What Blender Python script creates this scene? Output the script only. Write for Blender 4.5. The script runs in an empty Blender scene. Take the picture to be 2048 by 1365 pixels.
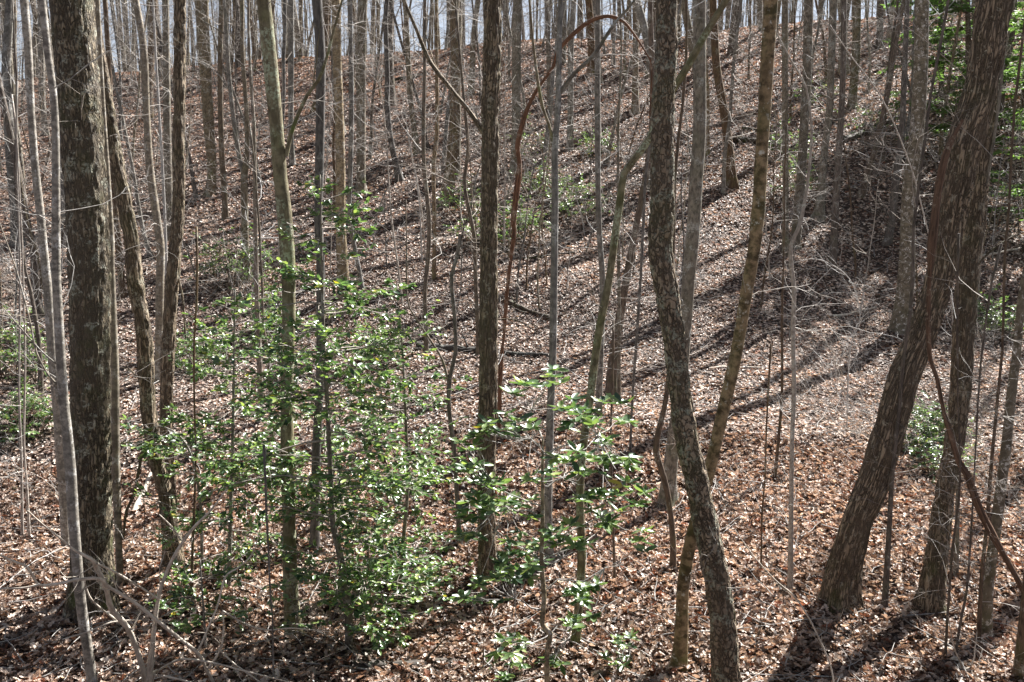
import bpy, math, random
import numpy as np
from mathutils import Vector

# ------------------------------------------------------------------ camera, sky, sun
scene = bpy.context.scene
PITCH = math.radians(7.0); FPX = 2000.0; CAMZ = 4.2
SUN_AZ = math.radians(42); SUN_EL = math.radians(45)
cam = bpy.data.objects.new('camera', bpy.data.cameras.new('camera'))
scene.collection.objects.link(cam)
cam.location = (0, 0, CAMZ); cam.rotation_euler = (math.radians(90) - PITCH, 0, 0)
cam.data.lens = 36 * FPX / 2048; cam.data.sensor_width = 36; cam.data.clip_start = .1; cam.data.clip_end = 3000
scene.camera = cam
world = bpy.data.worlds.new('World'); scene.world = world; world.use_nodes = True
wn = world.node_tree.nodes; wl = world.node_tree.links
sky = wn.new('ShaderNodeTexSky'); sky.sky_type = 'NISHITA'; sky.sun_disc = False
sky.sun_elevation = SUN_EL; sky.sun_rotation = SUN_AZ; sky.dust_density = .2; sky.air_density = .7
hsv = wn.new('ShaderNodeHueSaturation'); hsv.inputs['Saturation'].default_value = .45; hsv.inputs['Value'].default_value = .75
wl.new(sky.outputs[0], hsv.inputs['Color']); wl.new(hsv.outputs[0], wn['Background'].inputs['Color']); wn['Background'].inputs['Strength'].default_value = 0.05
sun = bpy.data.objects.new('sun', bpy.data.lights.new('sun', 'SUN')); scene.collection.objects.link(sun)
sun.data.energy = 5.0; sun.data.angle = math.radians(.4); sun.data.color = (1, .965, .92)
sd = Vector((math.sin(SUN_AZ) * math.cos(SUN_EL), math.cos(SUN_AZ) * math.cos(SUN_EL), math.sin(SUN_EL)))
sun.rotation_euler = sd.to_track_quat('Z', 'Y').to_euler(); sun.location = (20, 20, 40)
scene.view_settings.view_transform = 'Standard'; scene.view_settings.look = 'None'
scene.view_settings.exposure = 1.9; scene.view_settings.gamma = 1
scene.cycles.max_bounces = 5; scene.cycles.diffuse_bounces = 3; scene.cycles.transmission_bounces = 2
scene.cycles.use_denoising = False if False else True

C = scene.collection.objects
rng = np.random.default_rng(7)
PI = math.pi

# ------------------------------------------------------------------ numpy noise
def _h(i, j, k, s):
    n = (i.astype(np.int64) * 374761393 + j.astype(np.int64) * 668265263 + k.astype(np.int64) * 1274126177 + s * 362437) & 0xffffffff
    n = ((n ^ (n >> 13)) * 1274126177) & 0xffffffff
    n = ((n ^ (n >> 16)) * 2246822519) & 0xffffffff
    return ((n ^ (n >> 15)) & 0xffffff) / float(0xffffff)
def vn(x, y, z=0.0, s=0):
    x, y, z = np.broadcast_arrays(np.asarray(x, float), np.asarray(y, float), np.asarray(z, float))
    i, j, k = np.floor(x), np.floor(y), np.floor(z)
    f, g, h = x - i, y - j, z - k
    f = f * f * (3 - 2 * f); g = g * g * (3 - 2 * g); h = h * h * (3 - 2 * h)
    r = 0
    for a in (0, 1):
        for b in (0, 1):
            for c in (0, 1):
                r = r + _h(i + a, j + b, k + c, s) * (f if a else 1 - f) * (g if b else 1 - g) * (h if c else 1 - h)
    return r
def sstep(a, b, x):
    t = np.clip((x - a) / (b - a), 0, 1); return t * t * (3 - 2 * t)

# ------------------------------------------------------------------ terrain height
_ty = np.array([-60, -5, 0, 2, 4, 6, 8, 10, 13, 17, 21, 25, 28, 31, 38, 45, 48, 52, 60, 80, 120, 300, 900])
_tz = np.array([5, 2.9, 2.6, 2.2, 1.2, .45, .15, .2, .45, 1.05, 1.85, 3.05, 4.2, 5.5, 8.5, 11.5, 12.2, 12.5, 12.2, 10, 6, -5, -40.])
_fy = np.arange(-60, 900, .25); _fz = np.interp(_fy, _ty, _tz)
_k = np.hanning(13); _k /= _k.sum(); _fz = np.convolve(np.pad(_fz, 6, 'edge'), _k, 'valid')
def ground(x, y, fine=True):
    x = np.asarray(x, float); y = np.asarray(y, float)
    z = np.interp(y, _fy, _fz)
    z = z + .072 * np.clip(x, -40, 40) * sstep(20, 44, y)
    z = z - .5 * np.exp(-((x - 7.5) / 3.5) ** 2 - ((y - 19) / 5.0) ** 2)          # the hollow on the right
    z = z - .55 * np.exp(-((x + 6.3) / 2.2) ** 2 - ((y - 13.5) / 2.0) ** 2)        # the hollow low on the left
    z = z + .5 * (vn(x / 6, y / 5, 0, 3) - .5) * sstep(9, 16, y)
    z = z + .22 * (vn(x / 1.7, y / 1.4, 0, 5) - .5)
    if fine:
        z = z + .09 * (vn(x / .5, y / .45, 0, 6) - .5) * .6 + .035 * (vn(x / .19, y / .17, 0, 8) - .5)
    return z
cp, sp = math.cos(PITCH), math.sin(PITCH)
def ray(u, v):
    a = (u - 1024) / FPX; b = (682.5 - v) / FPX
    return np.array([a, cp + b * sp, -sp + b * cp])
def at(u, v, Y):                                   # the point of a pixel's ray at distance Y
    d = ray(u, v); t = Y / d[1]
    return np.array([d[0] * t, Y, CAMZ + d[2] * t])
def hit(u, v):                                     # where a pixel's ray meets the ground
    d = ray(u, v); Y = np.arange(5, 70, .05); t = Y / d[1]
    zz = CAMZ + d[2] * t; g = ground(d[0] * t, Y, False)
    w = np.nonzero(zz < g)[0]
    return at(u, v, Y[w[0]] if len(w) else 47.0)
def pix(p):
    dy = p[1] * cp - (p[2] - CAMZ) * sp; up = p[1] * sp + (p[2] - CAMZ) * cp
    return 1024 + FPX * p[0] / dy, 682.5 - FPX * up / dy, dy

# ------------------------------------------------------------------ mesh helpers
class MB:
    def __init__(s): s.v = []; s.f = {}; s.n = 0; s.bk = []; s.col = []; s.tw = {}; s.mi = {}; s.twmi = 0
    def add(s, v, f, bk=None, col=None, mi=0):
        v = np.asarray(v, float).reshape(-1, 3); f = np.asarray(f, int)
        s.v.append(v); k = f.shape[1]
        s.f.setdefault(k, []).append(f + s.n); s.mi.setdefault(k, []).append(np.full(len(f), mi))
        s.bk.append(np.zeros((len(v), 3)) if bk is None else bk)
        s.col.append(np.ones((len(v), 3)) if col is None else col); s.n += len(v)
    def tube(s, P, R, K, kind=None, off=0., cap=True, cs=None, flare=0.):
        P = np.asarray(P, float); R = np.asarray(R, float); N = len(P)
        T = np.gradient(P, axis=0); T /= np.linalg.norm(T, axis=1)[:, None] + 1e-9
        m = np.abs(T.mean(0)); ref = np.zeros(3); ref[int(np.argmin(m))] = 1
        if m[2] > .6: ref = np.array([0, 1., 0])
        A = np.cross(T, ref); A /= np.linalg.norm(A, axis=1)[:, None] + 1e-9; B = np.cross(T, A)
        an = np.arange(K) * 2 * PI / K; c, si = np.cos(an), np.sin(an)
        L = np.concatenate([[0], np.cumsum(np.linalg.norm(np.diff(P, axis=0), axis=1))])
        RR = np.repeat(R[:, None], K, 1)
        bx = RR * c + off; by = RR * si + off * .37; bz = np.repeat(L[:, None], K, 1)
        hg = np.zeros_like(RR)
        if flare: RR = RR * (1 + flare * np.exp(-L / .16)[:, None] * (.75 + .45 * np.cos(an * 5 + off)[None, :] + .3 * np.cos(an * 3 + off * 2)[None, :]))
        if kind:
            hg, amp = bark_h(kind, bx, by, bz); RR = RR + (hg - .6) * amp
        V = P[:, None, :] + RR[..., None] * (c[None, :, None] * A[:, None, :] + si[None, :, None] * B[:, None, :])
        i = np.arange(N - 1)[:, None] * K; j = np.arange(K)[None, :]; j2 = (j + 1) % K
        F = np.stack([i + j, i + j2, i + K + j2, i + K + j], -1).reshape(-1, 4)
        col = np.repeat(hg.reshape(-1, 1), 3, 1)
        s.add(V.reshape(-1, 3), F, np.stack([bx, by, bz], -1).reshape(-1, 3), col)
        if cap:
            n0 = len(s.v[-1]); base = s.n - n0
            s.v.append(P[-1:].copy() + T[-1:] * R[-1] * .3); s.bk.append(np.array([[0, 0, L[-1]]])); s.col.append(np.full((1, 3), .3)); s.n += 1
            q = base + (N - 1) * K + np.arange(K)
            s.f.setdefault(3, []).append(np.stack([q, base + (N - 1) * K + (np.arange(K) + 1) % K, np.full(K, s.n - 1)], -1)); s.mi.setdefault(3, []).append(np.zeros(K, int))
    def twig(s, P, r0, r1, K=3):
        s.tw.setdefault((len(P), K), []).append((P, r0, r1))
    def flush(s):
        for (N, K), L in s.tw.items():
            P = np.array([t[0] for t in L]); r0 = np.array([t[1] for t in L]); r1 = np.array([t[2] for t in L]); M = len(L)
            T = np.gradient(P, axis=1); T /= np.linalg.norm(T, axis=2)[..., None] + 1e-9
            ref = np.zeros((M, 1, 3)); ref[np.arange(M), 0, np.argmin(np.abs(T.mean(1)), 1)] = 1
            A = np.cross(T, ref); A /= np.linalg.norm(A, axis=2)[..., None] + 1e-9; B = np.cross(T, A)
            an = np.arange(K) * 2 * PI / K
            R = r0[:, None] + (r1 - r0)[:, None] * np.linspace(0, 1, N)[None, :]
            V = P[:, :, None] + R[..., None, None] * (np.cos(an)[:, None] * A[:, :, None] + np.sin(an)[:, None] * B[:, :, None])
            m = np.arange(M)[:, None, None] * N * K; i = np.arange(N - 1)[None, :, None] * K; j = np.arange(K)[None, None, :]; j2 = (j + 1) % K
            F = np.stack([m + i + j, m + i + j2, m + i + K + j2, m + i + K + j], -1).reshape(-1, 4)
            LL = np.cumsum(np.linalg.norm(np.diff(P, axis=1, prepend=P[:, :1]), axis=2), 1)
            bk = np.stack([np.broadcast_to(R[..., None] * np.cos(an), V.shape[:3]), np.broadcast_to(R[..., None] * np.sin(an), V.shape[:3]), np.broadcast_to(LL[..., None] + np.arange(M)[:, None, None] * 1.7 + 3, V.shape[:3])], -1)
            s.add(V.reshape(-1, 3), F, bk.reshape(-1, 3), np.full((V.size // 3, 3), .5), s.twmi)
        s.tw = {}
    def mesh(s, name, mats, smooth=True):
        s.flush()
        me = bpy.data.meshes.new(name)
        if not s.n: return me
        V = np.concatenate(s.v); me.vertices.add(len(V)); me.vertices.foreach_set('co', V.astype(np.float32).ravel())
        ks = sorted(s.f); fs = [np.concatenate(s.f[k]) for k in ks]
        tot = sum(len(f) * k for f, k in zip(fs, ks)); me.loops.add(tot)
        me.loops.foreach_set('vertex_index', np.concatenate([f.ravel() for f in fs]).astype(np.int32))
        st = []; o = 0
        for f, k in zip(fs, ks): st.append(o + np.arange(len(f)) * k); o += len(f) * k
        me.polygons.add(sum(len(f) for f in fs)); me.polygons.foreach_set('loop_start', np.concatenate(st).astype(np.int32))
        me.polygons.foreach_set('material_index', np.concatenate([np.concatenate(s.mi[k]) for k in ks]).astype(np.int32))
        me.update(calc_edges=True)
        me.polygons.foreach_set('use_smooth', np.full(len(me.polygons), smooth))
        a = me.attributes.new('bk', 'FLOAT_VECTOR', 'POINT'); a.data.foreach_set('vector', np.concatenate(s.bk).astype(np.float32).ravel())
        c = np.concatenate(s.col); a = me.attributes.new('col', 'FLOAT_COLOR', 'POINT'); a.data.foreach_set('color', np.concatenate([c, np.ones((len(c), 1))], 1).astype(np.float32).ravel())
        for m in (mats if isinstance(mats, (list, tuple)) else [mats]): me.materials.append(m)
        return me
    def build(s, name, mats, parent=None, smooth=True):
        o = bpy.data.objects.new(name, s.mesh(name, mats, smooth)); C.link(o)
        if parent: o.parent = parent; o.matrix_parent_inverse.identity(); 
        return o

def bark_h(kind, bx, by, bz):
    if kind == 'furrow':
        w = .03 * (vn(bx * 9, by * 9, bz * 6, 4) - .5)
        n = vn((bx + w) * 24, (by - w) * 24, bz * 4.2, 1); c = vn(bx * 15, by * 15, bz * 11, 2)
        h = np.minimum(np.clip(np.abs(2 * n - 1) / .42, 0, 1), np.clip(np.abs(2 * c - 1) / .2, 0, 1)) ** .7
        return h * (.8 + .4 * vn(bx * 60, by * 60, bz * 25, 3)), .021
    if kind == 'plate':
        n = vn(bx * 22, by * 22, bz * 9, 11); c = vn(bx * 17, by * 17, bz * 19, 12)
        h = np.minimum(np.clip(np.abs(2 * n - 1) / .34, 0, 1), np.clip(np.abs(2 * c - 1) / .26, 0, 1)) ** .6
        return h * (.8 + .4 * vn(bx * 70, by * 70, bz * 50, 13)), .017
    if kind == 'shag':
        w = .05 * (vn(bx * 5, by * 5, bz * 3, 4) - .5)
        n = vn((bx + w) * 30, (by + w) * 30, bz * 2.2, 21); c = vn(bx * 26, by * 26, bz * 9, 22)
        h = .7 * np.clip(np.abs(2 * n - 1) / .5, 0, 1) + .4 * c
        return h, .034
    n = vn(bx * 6, by * 6, bz * 4, 31); c = vn(bx * 40, by * 40, bz * 60, 32)
    return .7 * n + .3 * c, .009

# ------------------------------------------------------------------ materials
def nt(name):
    m = bpy.data.materials.new(name); m.use_nodes = True; return m, m.node_tree.nodes, m.node_tree.links, m.node_tree.nodes['Principled BSDF']
def mixc(N, L, fac, a, b, mode='MIX'):
    x = N.new('ShaderNodeMix'); x.data_type = 'RGBA'; x.blend_type = mode
    for s, val in ((0, fac), (6, a), (7, b)):
        if hasattr(val, 'links'): L.new(val, x.inputs[s])
        else: x.inputs[s].default_value = val if s == 0 else (*val, 1)[:4]
    return x.outputs[2]
def ramp(N, L, src, p0, p1, c0=0., c1=1.):
    r = N.new('ShaderNodeMapRange'); r.inputs[1].default_value = p0; r.inputs[2].default_value = p1; r.inputs[3].default_value = c0; r.inputs[4].default_value = c1
    r.interpolation_type = 'SMOOTHSTEP'; L.new(src, r.inputs[0]); return r.outputs[0]
def noise(N, L, vec, sc, det=3, rough=.6):
    n = N.new('ShaderNodeTexNoise'); n.inputs['Scale'].default_value = sc; n.inputs['Detail'].default_value = det; n.inputs['Roughness'].default_value = rough
    L.new(vec, n.inputs['Vector']); return n.outputs[0]
def vscale(N, L, vec, s):
    m = N.new('ShaderNodeMapping'); m.vector_type = 'POINT'; m.inputs['Scale'].default_value = s; L.new(vec, m.inputs['Vector']); return m
def bark(name, light, dark, lichen=(.42, .45, .36), lam=.5, lsc=5., moss=0., hero=False, stretch=.2, fsc=30., ring=0., bump=.012, vary=.25):
    m, N, L, B = nt(name)
    a = N.new('ShaderNodeAttribute'); a.attribute_name = 'bk'
    oi = N.new('ShaderNodeObjectInfo'); mp = vscale(N, L, a.outputs['Vector'], (1, 1, 1)); 
    mul = N.new('ShaderNodeMath'); mul.operation = 'MULTIPLY'; mul.inputs[1].default_value = 37.; L.new(oi.outputs['Random'], mul.inputs[0])
    cx = N.new('ShaderNodeCombineXYZ'); L.new(mul.outputs[0], cx.inputs[0]); L.new(mul.outputs[0], cx.inputs[2]); L.new(cx.outputs[0], mp.inputs['Location'])
    v = mp.outputs[0]
    st = vscale(N, L, v, (1, 1, stretch)).outputs[0]
    f = noise(N, L, st, fsc, 5, .65)
    if hero:
        s1, z1, s2, z2, w1 = hero
        wv = noise(N, L, v, 6, 2); 
        def ridge(sc, z, wd):
            nn_ = noise(N, L, vscale(N, L, v, (1, 1, z)).outputs[0], sc, 2.5, .55)
            m1 = N.new('ShaderNodeMath'); m1.operation = 'SUBTRACT'; m1.inputs[1].default_value = .5; L.new(nn_, m1.inputs[0])
            m2 = N.new('ShaderNodeMath'); m2.operation = 'ABSOLUTE'; L.new(m1.outputs[0], m2.inputs[0]); return ramp(N, L, m2.outputs[0], .0, wd)
        ra = ridge(s1, z1, w1); rb = ridge(s2, z2, w1 * .6)
        mn = N.new('ShaderNodeMath'); mn.operation = 'MINIMUM'; L.new(ra, mn.inputs[0]); L.new(rb, mn.inputs[1]); hh = mn.outputs[0]; f = hh
    else: hh = ramp(N, L, f, .36, .6)
    col = mixc(N, L, hh, dark, light)
    fine = noise(N, L, v, 90, 4, .7)
    col = mixc(N, L, ramp(N, L, fine, .3, .7, 0, .55), col, tuple(c * .45 for c in light))
    col = mixc(N, L, ramp(N, L, noise(N, L, vscale(N, L, v, (1, 1, .4)).outputs[0], 2.2, 3), .4, .65, 0, .5), col, tuple(c * .4 + d * .3 for c, d in zip(light, dark)))
    if ring:
        rr = noise(N, L, vscale(N, L, v, (.6, .6, 1)).outputs[0], 9, 4, .6)
        col = mixc(N, L, ramp(N, L, rr, .5, .62, 0, ring), col, dark)
    li = noise(N, L, v, lsc, 6, .62)
    lf = ramp(N, L, li, .62 - .18 * lam, .70 - .16 * lam)
    sp_ = noise(N, L, v, 45, 3, .6)
    mm = N.new('ShaderNodeMath'); mm.operation = 'MULTIPLY'; L.new(lf, mm.inputs[0]); L.new(ramp(N, L, sp_, .42, .56, .0, .9), mm.inputs[1])
    col = mixc(N, L, mm.outputs[0], col, lichen)
    if moss:
        sx = N.new('ShaderNodeSeparateXYZ'); L.new(a.outputs['Vector'], sx.inputs[0])
        mz = ramp(N, L, sx.outputs[2], .1, 1.6, 1., .32)
        mo = N.new('ShaderNodeMath'); mo.operation = 'MULTIPLY'; L.new(mz, mo.inputs[0]); L.new(ramp(N, L, noise(N, L, v, 3.3, 5, .6), .5, .64, 0, moss), mo.inputs[1])
        col = mixc(N, L, mo.outputs[0], col, (.10, .13, .03))
    if vary:
        hs = N.new('ShaderNodeHueSaturation'); L.new(col, hs.inputs['Color'])
        mr = N.new('ShaderNodeMapRange'); mr.inputs[3].default_value = 1 - vary; mr.inputs[4].default_value = 1 + vary; L.new(oi.outputs['Random'], mr.inputs[0]); L.new(mr.outputs[0], hs.inputs['Value'])
        ms = N.new('ShaderNodeMath'); ms.operation = 'MULTIPLY_ADD'; ms.inputs[1].default_value = -1.0; ms.inputs[2].default_value = 1.3
        fr = N.new('ShaderNodeMath'); fr.operation = 'FRACT'; L.new(mul.outputs[0], fr.inputs[0]); L.new(fr.outputs[0], ms.inputs[0]); L.new(ms.outputs[0], hs.inputs['Saturation'])
        col = hs.outputs[0]
    L.new(col, B.inputs['Base Color']); B.inputs['Roughness'].default_value = .75; B.inputs['Specular IOR Level'].default_value = .3
    bp = N.new('ShaderNodeBump'); bp.inputs['Distance'].default_value = bump; bp.inputs['Strength'].default_value = .9
    add = N.new('ShaderNodeMath'); add.operation = 'MULTIPLY_ADD'; add.inputs[1].default_value = .35; L.new(fine, add.inputs[0]); L.new(f, add.inputs[2])
    L.new(add.outputs[0], bp.inputs['Height']); L.new(bp.outputs[0], B.inputs['Normal'])
    return m
def leafmat(name, rough=.4, trans=.35, spec=.5, tint=(1, 1, 1)):
    m, N, L, B = nt(name)
    a = N.new('ShaderNodeAttribute'); a.attribute_name = 'col'
    L.new(a.outputs['Color'], B.inputs['Base Color']); B.inputs['Roughness'].default_value = rough; B.inputs['Specular IOR Level'].default_value = spec
    if trans:
        t = N.new('ShaderNodeBsdfTranslucent'); L.new(mixc(N, L, 1., a.outputs['Color'], tint, 'MULTIPLY'), t.inputs['Color'])
        mx = N.new('ShaderNodeMixShader'); mx.inputs[0].default_value = trans
        L.new(B.outputs[0], mx.inputs[1]); L.new(t.outputs[0], mx.inputs[2]); L.new(mx.outputs[0], N['Material Output'].inputs['Surface'])
    return m
M = {}
M['oak'] = bark('oak_bark', (.32, .26, .18), (.016, .011, .008), (.42, .42, .34), .5, 9, .6, (27, .17, 21, .5, .12), bump=.024, vary=0)
M['plate'] = bark('plated_bark', (.37, .29, .205), (.018, .012, .008), (.36, .37, .29), .6, 8, .5, (21, .36, 19, .8, .085), bump=.022, vary=0)
M['furrow'] = bark('furrowed_bark', (.34, .265, .185), (.03, .02, .013), (.40, .37, .29), .45, 9, .4, (30, .11, 25, .35, .09), bump=.02, vary=0)
M['shag'] = bark('shaggy_bark', (.42, .33, .24), (.018, .011, .007), (.44, .40, .32), .35, 12, .35, (30, .09, 26, .3, .11), bump=.028, vary=0)
M['redvine'] = bark('peeling_vine_bark', (.24, .12, .07), (.045, .025, .016), (.33, .27, .21), .5, 5, 0, False, .1, 50, vary=0)
M['vine'] = bark('vine_bark', (.22, .13, .085), (.035, .02, .013), (.33, .27, .2), .3, 6, 0, False, .06, 60, bump=.02, vary=0)
M['mottled'] = bark('mottled_bark', (.36, .26, .15), (.045, .03, .012), (.55, .53, .47), .3, 11, .5, False, 1., 12, ring=.9, bump=.006, vary=0)
M['whitemottled'] = bark('white_mottled_bark', (.27, .23, .17), (.08, .065, .045), (.62, .60, .56), .5, 13, .2, False, 1., 12, ring=.5, bump=.006, vary=0)
M['grey'] = bark('grey_bark', (.30, .255, .19), (.075, .06, .045), (.38, .38, .34), .5, 5, .4, False, .5, 25, ring=.4, bump=.008, vary=.12)
M['pale'] = bark('pale_smooth_bark', (.43, .35, .24), (.11, .085, .06), (.50, .48, .44), .5, 6, .1, False, 1.2, 20, ring=.6, bump=.005, vary=.1)
M['mossy'] = bark('mossy_bark', (.30, .26, .16), (.07, .055, .03), (.36, .40, .28), .6, 4, .9, False, .4, 22, ring=.5, bump=.009, vary=0)
M['brown'] = bark('brown_bark', (.19, .135, .095), (.05, .034, .024), (.33, .31, .26), .35, 5, .3, False, .25, 35, bump=.01, vary=.15)
M['generic'] = bark('woodland_bark', (.25, .195, .14), (.055, .043, .034), (.34, .34, .29), .45, 5, .35, False, .3, 30, ring=.3, bump=.01, vary=.3)
M['twig'] = bark('twig_bark', (.52, .47, .42), (.24, .20, .17), (.5, .5, .46), .4, 9, 0, False, .5, 40, bump=.002, vary=.2)
M['deadwood'] = bark('dead_branch_bark', (.78, .70, .60), (.38, .32, .26), (.5, .5, .45), .3, 7, .15, False, .3, 40, bump=.003, vary=0)
M['log'] = bark('rotting_log_bark', (.10, .075, .055), (.02, .014, .01), (.25, .27, .2), .3, 5, .5, False, .3, 30, vary=.2)
M['litter'] = leafmat('dry_leaf', .52, .25, .45, (1., .75, .55))
M['green'] = leafmat('glossy_green_leaf', .34, .32, .9, (1.15, 1.3, .65))
M['needle'] = leafmat('needle_spray', .5, .5, .35, (1.2, 1.4, .6))
def groundmat():
    m, N, L, B = nt('leaf_litter_soil')
    g = N.new('ShaderNodeNewGeometry'); v = g.outputs['Position']
    vo = N.new('ShaderNodeTexVoronoi'); vo.inputs['Scale'].default_value = 17; L.new(v, vo.inputs['Vector'])
    sx = N.new('ShaderNodeSeparateColor'); L.new(vo.outputs['Color'], sx.inputs[0])
    cr = N.new('ShaderNodeValToRGB'); L.new(sx.outputs[0], cr.inputs[0]); e = cr.color_ramp.elements
    e[0].color = (.02, .013, .01, 1); e[1].color = (.14, .10, .08, 1)
    for p, c in ((.35, (.05, .032, .024, 1)), (.6, (.08, .052, .038, 1)), (.85, (.07, .035, .022, 1))):
        x = cr.color_ramp.elements.new(p); x.color = c
    n2 = noise(N, L, v, .35, 4, .6)
    col = mixc(N, L, ramp(N, L, n2, .35, .7, 0, .35), cr.outputs[0], (.08, .05, .036))
    L.new(col, B.inputs['Base Color']); B.inputs['Roughness'].default_value = .8
    bp = N.new('ShaderNodeBump'); bp.inputs['Distance'].default_value = .06; L.new(vo.outputs['Distance'], bp.inputs['Height'])
    L.new(bp.outputs[0], B.inputs['Normal']); return m
M['ground'] = groundmat()

# ------------------------------------------------------------------ tagging
def tag(o, label=None, cat=None, group=None, kind=None):
    if label: o['label'] = label
    if cat: o['category'] = cat
    if group: o['group'] = group
    if kind: o['kind'] = kind
    return o
def empty(name, loc=(0, 0, 0)):
    o = bpy.data.objects.new(name, None); o.location = loc; o.empty_display_size = .2; C.link(o); return o

# ------------------------------------------------------------------ ground sheet
def axis(parts):
    out = []
    for a, b, n in parts: out.append(np.linspace(a, b, n, endpoint=False))
    return np.concatenate(out)
xs = axis([(-900, -60, 12), (-60, -28, 40), (-28, -9, 110), (-9, 9, 170), (9, 28, 110), (28, 60, 40), (60, 901, 12)]); xs = np.append(xs, 900)
ys = axis([(-60, 6, 30), (6, 16, 110), (16, 52, 260), (52, 100, 50), (100, 900, 20)]); ys = np.append(ys, 900)
X, Y = np.meshgrid(xs, ys); Z = ground(X, Y)
g = MB(); nx = len(xs); ny = len(ys)
i, j = np.meshgrid(np.arange(ny - 1), np.arange(nx - 1), indexing='ij'); q = i * nx + j
g.add(np.stack([X, Y, Z], -1), np.stack([q, q + 1, q + nx + 1, q + nx], -1).reshape(-1, 4))
tag(g.build('ground', M['ground']), kind='structure')

# ------------------------------------------------------------------ leaves
def unit(a): return a / (np.linalg.norm(a, axis=-1, keepdims=True) + 1e-9)
LT = {  # outline u,v,w ; faces (triangle fan)
 'low': (np.array([[0, 0, 0], [.45, -.5, 0], [1, 0, 0], [.45, .5, 0], [.5, 0, -1]]), np.array([[4, 0, 1], [4, 1, 2], [4, 2, 3], [4, 3, 0]])),
 'oak': (np.array([[0, 0, 0], [.2, -.28, 0], [.32, -.16, .1], [.5, -.5, 0], [.62, -.22, .1], [.8, -.34, 0], [1, 0, 0], [.8, .34, 0], [.62, .22, .1], [.5, .5, 0], [.32, .16, .1], [.2, .28, 0], [.5, 0, -1]]),
         np.array([[12, k, (k + 1) % 12] for k in range(12)])),
 'ell': (np.array([[0, 0, 0], [.22, -.36, .0], [.55, -.5, .0], [.85, -.28, 0], [1, 0, 0], [.85, .28, 0], [.55, .5, 0], [.22, .36, 0], [.35, 0, -1.], [.72, 0, -1]]),
         np.array([[8, 0, 1], [8, 1, 2], [8, 2, 9], [9, 2, 3], [9, 3, 4], [9, 4, 5], [9, 5, 6], [8, 9, 6], [8, 6, 7], [8, 7, 0]])),
}
def add_leaves(mb, pos, d, n, L, W, col, shape='ell', fold=.12, curl=.25, mi=0):
    t, F = LT[shape]; Mn = len(pos); d = unit(d); s = unit(np.cross(d, n)); n = np.cross(s, d)
    cu = curl * (rng.random(Mn)[:, None] * 2 - .6)
    u = t[None, :, 0]; v = t[None, :, 1]; w = t[None, :, 2]
    L = np.asarray(L).reshape(-1, 1); W = np.asarray(W).reshape(-1, 1)
    ww = w * fold * W - cu * L * (u ** 2) + (rng.random((Mn, t.shape[0])) - .5) * .12 * W
    V = pos[:, None] + d[:, None] * (u * L)[..., None] + s[:, None] * (v * W)[..., None] + n[:, None] * ww[..., None]
    FF = (F[None] + (np.arange(Mn) * len(t))[:, None, None]).reshape(-1, 3)
    mb.add(V.reshape(-1, 3), FF, None, np.repeat(col, len(t), 0), mi)
pal = np.array([[.62, .49, .40], [.50, .37, .285], [.33, .22, .16], [.16, .095, .065], [.30, .12, .06], [.06, .038, .028], [.78, .68, .58], [.15, .115, .095]])
pw = np.array([.22, .17, .14, .15, .05, .13, .09, .05])
def litter(name, y0, y1, dens, shape, size, lift, label):
    n = int(dens * ((y1 ** 2 - y0 ** 2) * .53 + 2.4 * (y1 - y0)))
    y = np.sqrt(rng.random(n) * (y1 ** 2 - y0 ** 2) + y0 ** 2); x = (rng.random(n) * 2 - 1) * (.54 * y + 1.2)
    z = ground(x, y) + rng.random(n) ** 1.5 * lift
    a = rng.random(n) * 2 * PI; tl = rng.normal(0, .3 if y0 < 10 else .16, n)
    d = np.stack([np.cos(a), np.sin(a), tl], -1)
    e = .03; gx = (ground(x + e, y, False) - ground(x - e, y, False)) / (2 * e); gy = (ground(x, y + e, False) - ground(x, y - e, False)) / (2 * e)
    nn = np.stack([-gx, -gy, np.ones(n)], -1); d[:, 2] += gx * d[:, 0] + gy * d[:, 1]
    nn = nn + rng.normal(0, .36 if y0 < 10 else .2, (n, 3))
    c = pal[rng.choice(len(pal), n, p=pw)] * (.75 + .5 * rng.random((n, 1)))
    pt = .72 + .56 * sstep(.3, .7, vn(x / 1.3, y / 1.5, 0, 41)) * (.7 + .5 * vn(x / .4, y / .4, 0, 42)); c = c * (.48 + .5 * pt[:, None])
    gm = c.mean(1, keepdims=True); c = gm + (c - gm) * .82
    far = sstep(24, 42, y)[:, None]; c = c * (1 - far * np.array([[-.05, .06, .12]]))
    L = size * (.6 + .8 * rng.random(n)); W = L * (.45 + .3 * rng.random(n))
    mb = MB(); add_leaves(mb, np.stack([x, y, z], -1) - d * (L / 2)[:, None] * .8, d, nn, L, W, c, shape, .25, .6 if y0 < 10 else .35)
    return tag(mb.build(name, M['litter'], smooth=False), label, 'leaf litter', kind='stuff')
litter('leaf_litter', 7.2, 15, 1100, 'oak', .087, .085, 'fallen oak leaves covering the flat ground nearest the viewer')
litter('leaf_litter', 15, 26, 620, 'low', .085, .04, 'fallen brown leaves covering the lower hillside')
litter('leaf_litter', 26, 52, 300, 'low', .115, .045, 'fallen russet leaves covering the upper hillside')

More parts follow.
